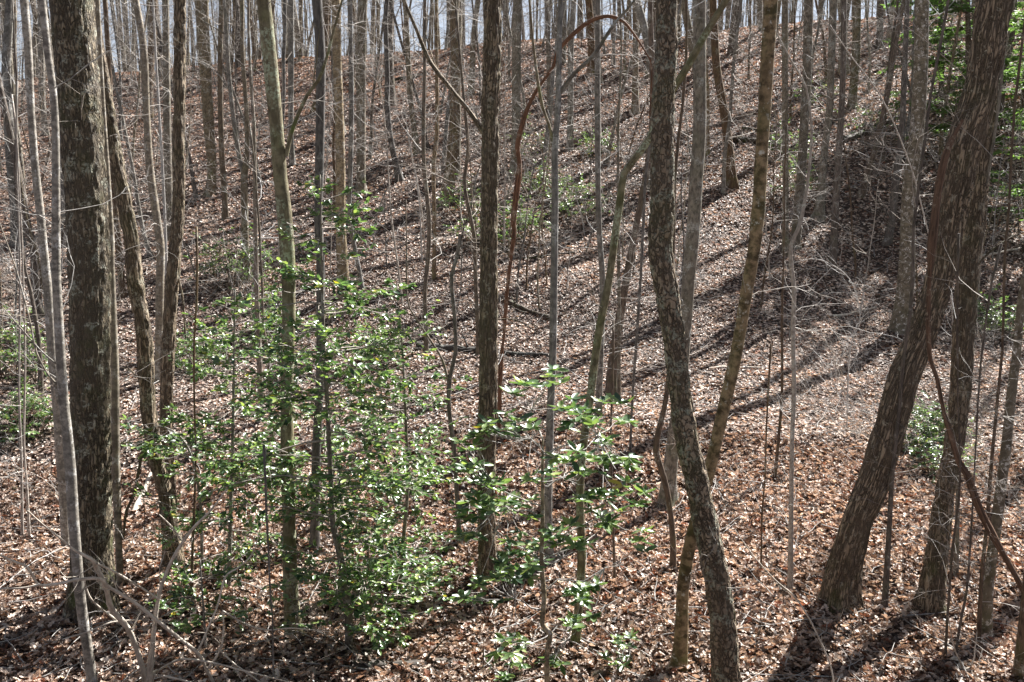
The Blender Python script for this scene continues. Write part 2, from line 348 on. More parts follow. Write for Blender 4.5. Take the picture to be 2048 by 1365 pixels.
# ------------------------------------------------------------------ branches
def wig(p, d, L, n, wob, up=0.):
    P = [np.array(p, float)]; d = unit(np.array(d, float)); st = L / (n - 1)
    for _ in range(n - 1):
        d = unit(d + rng.normal(0, wob, 3) + np.array([0, 0, up])); P.append(P[-1] + d * st)
    return np.array(P)
def bough(mb, p, d, L, r, lev, wob=.16, up=.06, kids=4, K=4):
    P = wig(p, d, L, 6, wob, up); mb.twig(P, r, r * .35, K if r > .012 else 3)
    if lev > 0:
        for k in range(kids):
            t = rng.uniform(.2, .95); q = t * 5; i0 = min(int(q), 4); pt = P[i0] + (P[i0 + 1] - P[i0]) * (q - i0)
            dd = unit(P[i0 + 1] - P[i0]); side = unit(np.cross(dd, rng.normal(0, 1, 3)))
            bough(mb, pt, dd * rng.uniform(.5, 1.) + side * rng.uniform(.5, 1.), L * rng.uniform(.3, .6), r * (.5 if lev > 1 else .45), lev - 1, wob, up, max(2, kids - 1), 3)
def interp_path(P, R, step):
    P = np.asarray(P, float); R = np.asarray(R, float)
    L = np.concatenate([[0], np.cumsum(np.linalg.norm(np.diff(P, axis=0), axis=1))])
    # Catmull-Rom through the points
    Pp = np.vstack([2 * P[0] - P[1], P, 2 * P[-1] - P[-2]])
    out = []; rr = []; 
    for k in range(len(P) - 1):
        n = max(1, int(round((L[k + 1] - L[k]) / step))); t = np.arange(n)[:, None] / n
        a, b, c, d = Pp[k], Pp[k + 1], Pp[k + 2], Pp[k + 3]
        out.append(.5 * (2 * b + (c - a) * t + (2 * a - 5 * b + 4 * c - d) * t ** 2 + (3 * b - a - 3 * c + d) * t ** 3)); rr.append(R[k] + (R[k + 1] - R[k]) * t[:, 0])
    out.append(P[-1:]); rr.append(R[-1:])
    return np.vstack(out), np.concatenate(rr)
def crown_mesh(P, R, dens=1., top=True, low=1., lowlen=1., s0=None, H=16, lr=.010):
    """bare limbs along a trunk: P from the base up"""
    mb = MB(); N = len(P); H = P[-1][2] - P[0][2]
    L = np.concatenate([[0], np.cumsum(np.linalg.norm(np.diff(P, axis=0), axis=1))]); Lt = L[-1]
    def pt(s): 
        return np.array([np.interp(s, L, P[:, k]) for k in range(3)]), np.interp(s, L, R)
    if top:
        a0 = max(Lt * .45, s0 or 0); sz = min(1, H / 13)
        for k in range(int(1.9 * dens)):
            s = rng.uniform(a0, Lt * .99); p, r = pt(s); a = rng.uniform(0, 2 * PI)
            bough(mb, p, (math.cos(a), math.sin(a), rng.uniform(.6, 1.5)), rng.uniform(1.4, 3.6) * (1.25 - s / Lt * .6) * sz, min(r * .4, .03), 2 if sz > .6 else 1, .13, .08, 3 if sz > .6 else 2)
    for k in range(int(9 * low)):
        s = rng.uniform(.06, 1) * (s0 or Lt * .5); p, r = pt(s); a = rng.uniform(0, 2 * PI)
        bough(mb, p, (math.cos(a), math.sin(a), rng.uniform(-.1, .8)), rng.uniform(.5, 1.6) * lowlen, min(r * .25, lr), 2 if rng.random() < .6 else 1, .2, .02, 4, 3)
    return mb

# ------------------------------------------------------------------ traced trees (pixels of the photograph: x, y, width), top to base
TREES = []   # records for labelling
def traced(kind, pts, label, short=None, H=16, bark_kind=None, lean=0., limbs=(), K=None, low=1., lowlen=1., name='bare_tree', cat='tree', top=True, flare=.5, group=None, broken=False, dz=0.):
    bx, by, bw = pts[-1]; P0 = hit(bx, by); Y0 = P0[1] + dz
    if dz: P0 = at(bx, by, Y0)
    P = []; R = []
    for (u, v, w) in reversed(pts):
        y = Y0 + lean * (by - v) / 1000; p = at(u, v, y); P.append(p); R.append(w / 2 / FPX * pix(p)[2])
    P[0][2] = ground(P[0][0], P[0][1], False) - .12
    P = np.array(P); R = np.array(R)
    uv = np.array([(a_, b_) for a_, b_, _ in reversed(pts)], float); tv = np.gradient(uv, axis=0); R = R * np.abs(tv[:, 1]) / (np.linalg.norm(tv, axis=1) + 1e-6) if len(pts) > 2 and bark_kind else R
    Pt, Rt = interp_path(P, R, .035 if bark_kind else .12)
    s_tr = float(np.linalg.norm(np.diff(Pt, axis=0), axis=1).sum()) + .2
    if top and not broken:
        z = Pt[-1][2]; base = Pt[0][2]; need = max(1.5 if H < 7 else 3., H - (z - base)); d = unit(P[-1] - P[-2]); d = unit(d * .5 + np.array([0, 0, .8])); n = int(need / .5) + 2
        Q = [Pt[-1]]
        for k in range(n): d = unit(d + rng.normal(0, .035, 3) + np.array([0, 0, .03])); Q.append(Q[-1] + d * need / n)
        nf = len(Pt); Pt = np.vstack([Pt, Q[1:]]); Rt = np.concatenate([Rt, np.linspace(Rt[-1], max(.012, Rt[-1] * .42), n + 1)[1:]])
    root = empty(name, P0)
    off = rng.uniform(0, 9)
    loc = np.array(P0); Pl = Pt - loc
    rmax = R.max(); k_ = K or (64 if bark_kind in ('furrow', 'plate', 'shag') else 20 if rmax > .06 else 10)
    mb = MB(); mb.tube(Pl, Rt, k_, bark_kind if bark_kind in ('furrow', 'plate', 'shag', 'smooth') else None, off, True, flare=flare)
    mb.build('trunk' if cat == 'tree' else 'stem', M[kind], root)
    near = P0[1] < 15; cm = crown_mesh(Pl, Rt, .9, top and not broken, low * (1. if near else 2.2), lowlen * (.6 if near else 1.1), s0=s_tr, H=H, lr=.005 if near else .009)
    if cm.tw: cm.build('crown' if cat == 'tree' else 'twigs', M['twig'], root)
    for lp in limbs:
        lk = kind
        if isinstance(lp, tuple): lp, drift = lp
        else: drift = .0
        LP = []; LR = []
        n = len(lp)
        for q, (u, v, w) in enumerate(lp):
            y = np.interp(v, [p_[1] for p_ in pts], [Y0 + lean * (by - p_[1]) / 1000 for p_ in pts]) + drift * q / n
            p = at(u, v, y); LP.append(p - loc); LR.append(w / 2 / FPX * pix(p)[2])
        A, B = interp_path(LP, LR, .08); lb = MB(); lb.tube(A, B, 8)
        for _ in range(max(2, len(A) // 14)):
            q = rng.integers(len(A) // 4, len(A) - 1); dd = unit(A[q] - A[q - 1]) if q else np.array([0, 0, 1.])
            bough(lb, A[q], dd + unit(rng.normal(0, 1, 3)) * .9, rng.uniform(.4, 1.1), max(.003, B[q] * .4), 1, .18, .04, 3)
        lb.build('limb', M[kind], root)
    tag(root, label, cat, group)
    TREES.append((short, [(p_[0], p_[1]) for p_ in pts]))
    return root

G = 'bare trees on the wooded hillside'
def T(kind, pts, label, short=None, **k):
    k.setdefault('group', G); return traced(kind, pts, label, short, **k)

T('oak', [(142, 0, 82), (155, 150, 80), (166, 300, 79), (177, 500, 79), (180, 700, 76), (183, 950, 73), (184, 1100, 78), (185, 1180, 88), (185, 1228, 98)],
  'thickest trunk, dark furrowed bark crusted with pale lichen on its right side', 'thick lichened oak', bark_kind='furrow', H=19, K=84, low=.3)
T('pale', [(84, 0, 14), (96, 110, 14), (110, 234, 14), (112, 476, 17), (113, 560, 17), (121, 706, 19), (127, 798, 19), (140, 926, 21), (147, 1040, 21), (157, 1158, 20), (165, 1231, 20), (183, 1352, 20), (190, 1400, 21)],
  'smooth pale young trunk crossing in front of the thickest oak at its foot', 'pale young trunk', H=11, K=24,
  limbs=[[(116, 772, 5), (98, 752, 4), (73, 706, 4), (59, 640, 3.5), (33, 542, 3), (7, 468, 2.5), (-10, 420, 2)], [(112, 728, 4), (80, 700, 3), (40, 655, 3), (5, 615, 2)]])
T('furrow', [(183, 0, 18), (200, 110, 20), (216, 220, 23), (234, 330, 27), (262, 476, 29), (270, 560, 30), (289, 670, 30), (294, 780, 30), (308, 900, 28), (330, 985, 28), (344, 1085, 36), (343, 1143, 44)],
  'dark shaggy trunk leaning left, just right of the thickest oak', 'dark left leaning trunk', bark_kind='furrow', K=48, H=16, low=.7,
  limbs=[[(300, 800, 4), (280, 760, 3.5), (255, 735, 3)], ([(312, 880, 8), (289, 894, 7), (278, 938, 6), (267, 993, 6), (253, 1022, 6), (246, 1080, 5)], -.5)])
T('furrow', [(360, 0, 22), (359, 147, 23), (357, 293, 23), (357, 403, 24), (350, 500, 25), (342, 600, 25), (334, 750, 25), (333, 880, 24), (338, 960, 25), (340, 1030, 28)],
  'upright dark trunk with a bright sunlit right edge, crossing behind the dark leaning trunk', 'sunlit edged trunk', bark_kind='furrow', K=48, H=16,
  limbs=[[(358, 560, 4), (366, 600, 4), (372, 680, 4), (385, 730, 3), (396, 755, 3)]])
T('pale', [(48, 0, 16), (57, 110, 15), (62, 220, 14), (70, 330, 15), (82, 440, 16), (86, 487, 16), (97, 597, 17), (104, 706, 18), (114, 816, 17), (121, 926, 17), (126, 975, 18), (132, 1085, 18), (134, 1105, 20)],
  'whitish smooth trunk close behind the pale young trunk on its left', 'whitish smooth trunk', H=13, K=20)
T('pale', [(271, 0, 13), (284, 73, 14), (289, 128, 15), (293, 220, 13), (299, 330, 15), (311, 421, 16), (321, 495, 16), (320, 560, 16), (319, 640, 16), (318, 706, 16), (319, 765, 18)],
  'wavy pale trunk between the dark leaning trunk and the upright sunlit one', 'wavy pale trunk', H=13)
T('twig', [(306, 0, 4), (312, 120, 5), (318, 220, 5), (325, 340, 6), (331, 476, 6), (333, 560, 6), (336, 640, 7)],
  'pencil-thin whitish sapling running beside the wavy pale trunk', H=9)
T('grey', [(403, 0, 26), (407, 80, 24), (411, 147, 23), (418, 256, 21), (424, 345, 18), (418, 390, 22)], 'grey trunk leaning left with a dark mossy foot, right of the sunlit edged trunk', H=16)
T('mossy', [(527, 0, 28), (537, 92, 29), (546, 183, 28), (553, 256, 27), (560, 348, 28), (568, 421, 31), (574, 495, 30), (577, 560, 28), (577, 670, 26), (574, 780, 26), (575, 926, 27), (579, 1085, 27), (582, 1195, 30), (588, 1250, 34), (592, 1283, 42)],
  'olive mossy trunk with one side limb rising right, behind the leafy holly', 'mossy olive trunk', H=17, K=40, bark_kind='smooth', low=.6,
  limbs=[[(572, 312, 10), (586, 256, 8), (615, 190, 7), (637, 161, 7), (652, 120, 6), (668, 60, 5), (690, -20, 4)]])
T('brown', [(634, 0, 20), (641, 110, 20), (641, 220, 18), (639, 330, 18), (637, 440, 17), (641, 523, 17), (641, 633, 17), (640, 760, 17), (633, 900, 18), (630, 1048, 19), (628, 1110, 22)],
  'brown straight trunk rising through the top of the holly', 'brown trunk through the holly', H=16)
T('pale', [(672, -5, 18), (674, 110, 18), (678, 220, 18), (681, 330, 19), (681, 440, 20), (685, 530, 23), (688, 590, 28)], 'pale banded trunk just right of the holly top', 'pale banded trunk', H=15)
T('grey', [(726, 0, 18), (722, 110, 20), (722, 220, 19), (722, 366, 19), (724, 386, 24)], 'dark grey trunk ending above a broad shadow, right of the pale banded trunk', H=15)
T('grey', [(700, 0, 9), (703, 200, 10), (701, 330, 10), (699, 430, 9), (710, 500, 9), (718, 540, 9), (725, 578, 10)], 'slim trunk bending right at its foot beside the pale banded trunk', H=10)
T('furrow', [(986, 0, 34), (984, 110, 35), (980, 220, 33), (980, 330, 34), (978, 440, 34), (978, 523, 34), (977, 670, 36), (975, 816, 35), (973, 926, 35), (973, 1048, 34), (977, 1140, 38), (980, 1160, 46)],
  'straight ridged brown trunk in the middle with a long limb rising left', 'straight middle trunk', bark_kind='furrow', K=60, H=18, low=.4,
  limbs=[[(972, 275, 10), (955, 248, 10), (936, 220, 9), (900, 176, 9), (863, 128, 8), (845, 90, 8), (834, 62, 7), (808, 0, 6), (790, -60, 5)], [(985, 640, 3), (1030, 640, 2.5), (1075, 665, 2)]])
T('grey', [(1035, 0, 18), (1033, 110, 18), (1032, 256, 18), (1028, 330, 16), (1026, 353, 20)], 'grey trunk between the straight middle trunk and the arching red vine', H=15)
T('grey', [(916, -5, 18), (913, 147, 18), (913, 256, 18), (911, 348, 19), (910, 357, 24)], 'grey trunk with yellow-green moss at its foot, left of the straight middle trunk', H=16,
  limbs=[[(905, 150, 8), (893, 250, 8), (886, 345, 9)]])
T('generic', [(850, 0, 6), (849, 150, 7), (847, 250, 8), (848, 330, 8), (858, 440, 9), (856, 516, 9), (850, 580, 8), (852, 650, 9), (852, 708, 10)], 'thin twisting trunk standing just above the black log', 'thin twisting trunk', H=9)
T('generic', [(872, 0, 6), (873, 103, 7), (874, 256, 8), (867, 330, 8), (868, 400, 8), (869, 476, 8), (867, 558, 9)], 'thin trunk twinned with the twisting one, footed halfway up the slope', H=9)
T('generic', [(920, 470, 6), (918, 490, 7), (914, 516, 7), (903, 553, 8), (906, 600, 8), (909, 633, 8), (911, 706, 8), (900, 754, 9), (898, 816, 9), (909, 908, 9), (914, 993, 9), (922, 1100, 10)],
  'crooked dead stem with a broken top, left of the straight middle trunk', 'crooked dead stem', broken=True, low=.5,
  limbs=[[(899, 775, 6), (885, 721, 5), (863, 684, 4), (834, 640, 4), (815, 600, 3.5), (813, 500, 3), (812, 400, 2)], [(908, 540, 3), (925, 470, 3), (930, 440, 2)]])
T('generic', [(928, 200, 6), (936, 293, 7), (929, 366, 7), (940, 430, 8), (949, 480, 8), (951, 560, 8), (956, 670, 9), (956, 715, 10)], 'slim trunk hugging the left edge of the straight middle trunk', H=9)
T('grey', [(1121, 0, 10), (1118, 110, 11), (1116, 220, 12), (1110, 293, 13), (1110, 403, 14), (1109, 476, 14), (1107, 633, 15), (1105, 725, 15), (1101, 816, 15), (1098, 930, 16), (1096, 1040, 16), (1100, 1122, 19)],
  'slender grey trunk forking high, right of the arching red vine', 'slender forking trunk', H=13, K=18,
  limbs=[[(1107, 285, 7), (1098, 250, 6), (1087, 220, 6), (1076, 165, 6), (1065, 73, 5), (1059, 0, 5), (1055, -40, 4)], [(1119, 187, 9), (1149, 147, 8), (1185, 114, 8), (1207, 81, 7), (1229, 48, 6), (1262, 10, 4), (1290, -30, 3)]])
T('grey', [(1148, 0, 11), (1142, 92, 12), (1141, 220, 12), (1140, 299, 14)], 'short-looking grey trunk right of the slender forking trunk, footed high', H=14)
T('grey', [(1196, 0, 10), (1195, 110, 11), (1195, 220, 12), (1196, 366, 11), (1199, 470, 11), (1205, 560, 12), (1203, 660, 12), (1200, 740, 13), (1197, 832, 14)], 'thin upright trunk crossed by the double-bent trunk', H=12)
T('mossy', [(1470, -30, 12), (1450, 5, 13), (1410, 70, 14), (1380, 125, 15), (1355, 165, 15), (1325, 215, 15), (1299, 278, 15), (1266, 322, 14), (1248, 348, 14), (1240, 403, 15), (1229, 476, 15), (1226, 505, 15), (1215, 578, 15), (1200, 651, 16), (1189, 725, 16), (1180, 798, 16), (1168, 880, 16), (1161, 950, 16), (1160, 1011, 16), (1163, 1121, 17), (1156, 1231, 17), (1149, 1297, 20)],
  'long trunk bending sharply right behind the bent scaly trunk and rising to the top', 'double-bent trunk', H=9, K=20, low=.6)
T('brown', [(1300, 0, 10), (1305, 200, 12), (1300, 300, 12), (1285, 390, 13), (1273, 450, 13), (1259, 523, 14), (1246, 597, 16), (1237, 651, 18), (1229, 700, 20), (1223, 761, 22), (1226, 794, 26)],
  'reddish-brown trunk leaning right with a dark mossy foot', 'reddish leaning trunk', H=12, bark_kind=None)
T('plate', [(1334, 0, 41), (1332, 110, 44), (1326, 220, 44), (1325, 330, 44), (1323, 440, 48), (1321, 505, 47), (1336, 597, 46), (1350, 688, 43), (1359, 780, 43), (1374, 883, 46), (1396, 975, 47), (1418, 1085, 50), (1436, 1176, 51), (1447, 1268, 52), (1452, 1365, 56), (1454, 1410, 62)],
  'big trunk with scaly plated bark, bent midway and leaning to its foot at bottom edge', 'bent scaly trunk', bark_kind='plate', K=76, H=17, low=.3)
T('grey', [(1399, 0, 25), (1399, 147, 26), (1399, 256, 26), (1392, 366, 27), (1385, 476, 27), (1377, 560, 26), (1371, 650, 25), (1362, 760, 25), (1347, 880, 26), (1338, 960, 30), (1334, 1011, 42)],
  'smooth grey trunk close along the right side of the bent scaly trunk', 'smooth grey trunk', H=16, K=30)
T('brown', [(1345, 600, 8), (1342, 700, 9), (1332, 798, 10), (1318, 860, 12), (1312, 902, 13), (1328, 957, 12), (1339, 1011, 11), (1346, 1085, 12), (1345, 1143, 14)],
  'bent brown pole in front of the foot of the smooth grey trunk', H=7, low=.5)
T('mottled', [(1542, 0, 29), (1535, 110, 28), (1529, 220, 25), (1524, 300, 25), (1520, 366, 27), (1515, 440, 27), (1508, 500, 26), (1494, 578, 25), (1476, 688, 25), (1461, 761, 25), (1439, 853, 26), (1420, 937, 25), (1400, 1010, 25), (1381, 1085, 25), (1366, 1176, 25), (1363, 1268, 27), (1355, 1342, 34)],
  'golden-brown mottled trunk with white lichen spots, crossing behind the bent scaly trunk', 'golden mottled trunk', H=15, K=36, bark_kind='smooth', low=.3)
T('grey', [(1570, -5, 12), (1570, 183, 12), (1571, 330, 12), (1571, 458, 13), (1572, 508, 16)], 'narrow straight grey trunk right of the golden mottled trunk', 'narrow straight trunk', H=14)
T('grey', [(1617, 0, 18), (1614, 147, 18), (1608, 256, 18), (1601, 366, 18), (1592, 470, 20), (1588, 496, 26)], 'medium grey trunk with black hollow at its foot, above the white twigs', H=15)
T('twig', [(1553, 66, 3), (1582, 121, 4), (1612, 176, 4), (1623, 256, 5), (1619, 330, 6), (1610, 400, 7), (1598, 455, 8), (1582, 490, 8), (1583, 540, 9), (1588, 578, 9), (1586, 670, 9), (1588, 780, 9), (1584, 889, 9), (1582, 1040, 10), (1581, 1184, 12)],
  'slender crooked pole standing alone on the open lower slope', 'slender crooked pole', H=7, low=2, lowlen=.8)
T('brown', [(1568, 500, 3), (1564, 633, 5), (1564, 780, 6), (1557, 880, 6), (1548, 962, 7)], 'pencil-thin reddish stem beside the slender crooked pole', H=5, low=.5)
T('grey', [(1667, 0, 15), (1663, 110, 14), (1659, 220, 14), (1648, 311, 14), (1641, 403, 17), (1636, 437, 28)], 'grey trunk with a dark flared foot and long shadow, high on the right', H=15)
T('brown', [(1687, 0, 11), (1687, 110, 11), (1683, 220, 12), (1676, 330, 13), (1670, 440, 14), (1665, 547, 17)], 'slim brownish trunk footed lowest of the cluster left of the pale speckled trunk', H=13)
T('grey', [(1714, 0, 16), (1712, 110, 17), (1708, 160, 16), (1704, 214, 18)], 'short grey trunk near the ridge above the twiggy sapling', H=14)
T('brown', [(1760, 0, 12), (1760, 60, 13), (1760, 97, 17)], 'reddish trunk with a dark foot right at the ridge, left of the hemlock', H=13)
T('whitemottled', [(1844, 0, 27), (1842, 110, 28), (1837, 220, 28), (1830, 293, 27), (1819, 366, 27), (1815, 476, 29), (1812, 560, 33), (1806, 620, 37), (1803, 662, 46)],
  'stout pale speckled grey trunk left of the shaggy leaning trunk', 'pale speckled trunk', H=17, K=40, bark_kind='smooth', low=.5)
T('brown', [(1815, 0, 9), (1808, 165, 11), (1804, 256, 12), (1793, 348, 14), (1784, 440, 14), (1772, 489, 17)], 'thin brown trunk leaning against the left of the pale speckled trunk', H=12)
T('shag', [(1991, -5, 66), (1978, 73, 64), (1967, 147, 62), (1950, 220, 68), (1928, 290, 66), (1915, 360, 62), (1902, 430, 56), (1890, 500, 52), (1876, 570, 52), (1845, 665, 56), (1806, 761, 62), (1780, 853, 63), (1750, 955, 62), (1713, 1048, 62), (1692, 1130, 66), (1684, 1180, 72), (1681, 1212, 82)],
  'huge shaggy-barked trunk leaning right with strips of peeling bark', 'shaggy leaning trunk', bark_kind='shag', K=88, H=16, low=.2)
T('furrow', [(1985, 0, 30), (1975, 200, 34), (1960, 330, 38), (1950, 440, 40), (1938, 520, 40), (1932, 600, 41), (1927, 670, 41), (1921, 780, 38), (1908, 890, 36), (1893, 970, 37), (1880, 1060, 40), (1866, 1158, 46), (1860, 1200, 52), (1857, 1226, 60)],
  'straighter grey-brown trunk rising right behind the shaggy leaning trunk', 'trunk behind the shaggy one', bark_kind='furrow', K=56, H=15, low=.6, lean=1.1,
  limbs=[[(1940, 560, 5), (1956, 530, 5), (1985, 500, 4), (2030, 470, 3)]])
T('whitemottled', [(2110, 0, 13), (2085, 300, 14), (2060, 500, 15), (2044, 597, 16), (2033, 706, 18), (2022, 798, 20), (2011, 908, 20), (2004, 957, 20), (1993, 1048, 21), (1978, 1158, 22), (1972, 1240, 23), (1969, 1281, 30)],
  'slim trunk blotched with white lichen near the right edge', 'white blotched trunk', H=11, K=24, bark_kind='smooth')
T('brown', [(2005, 700, 5), (1995, 800, 6), (1982, 938, 7), (1974, 1048, 7), (1963, 1158, 8), (1957, 1288, 10)], 'thin brown stem hugging the left of the white blotched trunk', H=7)
T('brown', [(1800, 800, 7), (1790, 890, 9), (1784, 957, 9), (1776, 1100, 11), (1768, 1226, 14)], 'bare brown pole between the shaggy leaning trunk and the trunk behind it', H=8, low=.4)
T('grey', [(1925, 760, 8), (1918, 900, 9), (1916, 975, 9), (1914, 1060, 9), (1912, 1156, 11)], 'thin grey pole seen just right of the trunk behind the shaggy one', H=8)
T('brown', [(1915, 800, 3), (1920, 960, 4), (1905, 1100, 5), (1896, 1220, 5), (1890, 1320, 6)], 'wiry stem low right, left one of a close pair', H=4, low=1.5)
T('brown', [(1948, 960, 3), (1943, 1048, 4), (1934, 1176, 5), (1918, 1260, 5), (1908, 1320, 6)], 'wiry stem low right, right one of a close pair with red leaves', H=4, low=1.5)
T('brown', [(2085, 800, 18), (2062, 1100, 20), (2048, 1250, 21), (2038, 1372, 26)], 'brown trunk cut off by the bottom right corner', H=8)
T('brown', [(1530, 960, 3), (1524, 1030, 4), (1523, 1090, 4), (1521, 1157, 5)], 'short wiry stem on the litter left of the slender crooked pole', H=2.6, low=1)
T('brown', [(1222, 920, 4), (1226, 1048, 5), (1228, 1110, 5), (1230, 1166, 6)], 'short dark stem just right of the rhododendron', H=3, low=.5)
T('brown', [(1290, 366, 5), (1286, 460, 6), (1281, 560, 6), (1273, 680, 6), (1266, 780, 5), (1262, 860, 5), (1260, 905, 6)], 'thin stem between the reddish leaning trunk and the bent scaly trunk', H=7)
T('grey', [(1236, 300, 5), (1236, 450, 6), (1238, 600, 7), (1238, 706, 7), (1238, 800, 8)], 'thin stem with yellow moss touching the reddish leaning trunk', H=7)
T('brown', [(-18, 100, 11), (0, 176, 12), (22, 275, 13), (40, 366, 15), (59, 469, 15), (68, 487, 16), (73, 597, 20), (79, 633, 28)], 'left-leaning dark trunk at the left edge with a black foot', 'left edge leaning trunk', H=14)
T('grey', [(7, 0, 10), (18, 110, 12), (27, 220, 12), (40, 311, 11), (48, 403, 11), (54, 452, 13)], 'slim grey trunk leaning beside the left edge leaning trunk', H=12)
T('pale', [(195, 0, 9), (205, 200, 10), (216, 366, 11), (222, 476, 13), (222, 523, 14), (225, 633, 17), (229, 743, 18), (231, 926, 18), (234, 1000, 16), (237, 1080, 14), (241, 1178, 14)],
  'pale straight trunk tight against the right side of the thickest oak', 'pale trunk beside the oak', H=12, limbs=[[(234, 780, 4), (222, 760, 4), (213, 720, 3), (214, 690, 3)]])
T('brown', [(210, 0, 9), (220, 180, 10), (227, 366, 11), (234, 450, 12), (242, 560, 13), (244, 595, 17)], 'brown trunk ending halfway up between the oak and the dark leaning trunk', H=12)
T('grey', [(215, 60, 5), (227, 147, 6), (249, 256, 6), (267, 348, 7), (282, 440, 8), (291, 480, 8), (304, 514, 10)], 'thin pole slanting right behind the dark left leaning trunk', H=9)
T('grey', [(484, 0, 8), (485, 110, 8), (493, 220, 9), (494, 310, 10), (489, 345, 14), (489, 403, 14), (491, 500, 15), (495, 562, 18)], 'Y-shaped trunk forking at mid height, left of the mossy olive trunk', 'Y-forked trunk', H=12,
  limbs=[[(488, 348, 10), (480, 322, 9), (467, 238, 9), (458, 147, 8), (451, 37, 7), (445, -30, 6)]])
T('generic', [(443, 0, 10), (440, 147, 10), (443, 293, 11), (449, 385, 11), (451, 438, 14)], 'plain slim trunk left of the Y-forked trunk', H=12)
T('generic', [(508, 250, 7), (511, 450, 9), (513, 578, 10), (518, 700, 11), (523, 848, 14)], 'dark pole half hidden by holly, right below the Y-forked trunk', H=9)
T('generic', [(524, 560, 5), (527, 651, 6), (538, 725, 7), (542, 830, 8), (546, 910, 9)], 'thin dark stem left of the mossy olive trunk inside the holly', H=5)
T('grey', [(331, 0, 13), (333, 147, 14), (335, 293, 15), (339, 440, 15), (339, 478, 18)], 'grey trunk tight against the left of the sunlit edged trunk', H=14)
T('grey', [(582, 0, 12), (582, 110, 12), (582, 256, 10), (585, 332, 13)], 'grey trunk right of the mossy olive trunk footed high on the slope', H=13)
T('grey', [(82, 0, 11), (84, 183, 12), (90, 256, 12), (92, 270, 16)], 'grey trunk footed high between the whitish trunk and the pale young trunk', H=13)
T('twig', [(36, 400, 3), (40, 560, 4), (38, 780, 4), (42, 900, 5), (44, 1076, 6)], 'left stem of the tall wiry pair near the left edge', H=6, low=1.2)
T('twig', [(44, 480, 3), (50, 706, 4), (48, 883, 4), (54, 980, 5), (59, 1083, 6)], 'right stem of the tall wiry pair near the left edge', H=6, low=1.2)
T('brown', [(51, 542, 6), (64, 597, 8), (78, 690, 9), (82, 793, 11)], 'leaning dark stem above the evergreen patch at the left edge', H=7)
T('brown', [(392, 900, 4), (388, 1030, 5), (384, 1130, 6), (383, 1215, 8)], 'thin brown stem rising in the lower left of the holly', H=4, low=.6)
T('brown', [(545, 1240, 3), (546, 1300, 4), (547, 1380, 5)], 'short dark twig upright at the bottom edge left of the mossy trunk', H=1.6, low=.2, flare=0)

# ------------------------------------------------------------------ vines
def vine(kind, pts, Y, label, drift, name='climbing_vine', K=14):
    P = [at(u, v, np.interp(k / (len(pts) - 1), *drift)) for k, (u, v, w) in enumerate(pts)]
    R = [w / 2 / FPX * pix(p)[2] for p, (u, v, w) in zip(P, pts)]
    A, B = interp_path(P, R, .05); B = B * .85 * (1 + .4 * (vn(np.arange(len(B)) * .13, 0, 0, 9) - .5) * 2)
    mb = MB(); mb.tube(A, B, K)
    if kind == 'redvine':
        st = MB()
        for _ in range(60):
            q = rng.integers(3, len(A) - 30); dd = unit(A[q + 1] - A[q]); sdir = unit(np.cross(dd, rng.normal(0, 1, 3)))
            mb.twig(np.array([A[q] + sdir * B[q] * .8, A[q] + sdir * (B[q] + .02) + dd * .06, A[q] + sdir * (B[q] + .03) + dd * rng.uniform(.08, .25)]), .006, .002, 3)
    for _ in range(10):
        q = rng.integers(len(A) // 2, len(A) - 1); bough(mb, A[q], unit(rng.normal(0, 1, 3)), rng.uniform(.3, .9), .004, 1, .2, 0, 3)
    tag(mb.build(name, M[kind]), label, 'vine')
Yv = hit(999, 880)[1]
vine('redvine', [(999, 880, 9), (999, 816, 8), (1002, 725, 9), (1008, 670, 10), (1013, 596, 10), (1021, 523, 11), (1028, 468, 11), (1027, 440, 11), (1033, 385, 11), (1039, 330, 11), (1035, 293, 12), (1043, 256, 11), (1054, 220, 11), (1072, 183, 9), (1105, 136, 9), (1116, 103, 9), (1142, 73, 9), (1178, 44, 8), (1215, 33, 7), (1244, 42, 6), (1266, 66, 5), (1292, 106, 4), (1303, 132, 3.5), (1302, 190, 3), (1299, 238, 3)], Yv,
     'reddish peeling vine arching over to the right beside the straight middle trunk', ([0, 1], [Yv, Yv - .6]))
vine('vine', [(1925, 240, 10), (1895, 300, 12), (1878, 370, 14), (1868, 450, 16), (1861, 523, 16), (1857, 615, 14), (1859, 706, 12), (1875, 761, 12), (1886, 816, 13), (1901, 871, 14), (1919, 926, 15), (1934, 949, 15), (1956, 1011, 14), (1985, 1070, 14), (2018, 1129, 14), (2048, 1184, 14), (2080, 1250, 14), (2105, 1310, 15)], 9,
     'ropy brown vine sweeping down right across the shaggy leaning trunk', ([0, .35, 1], [9.45, 9.2, 8.6]))

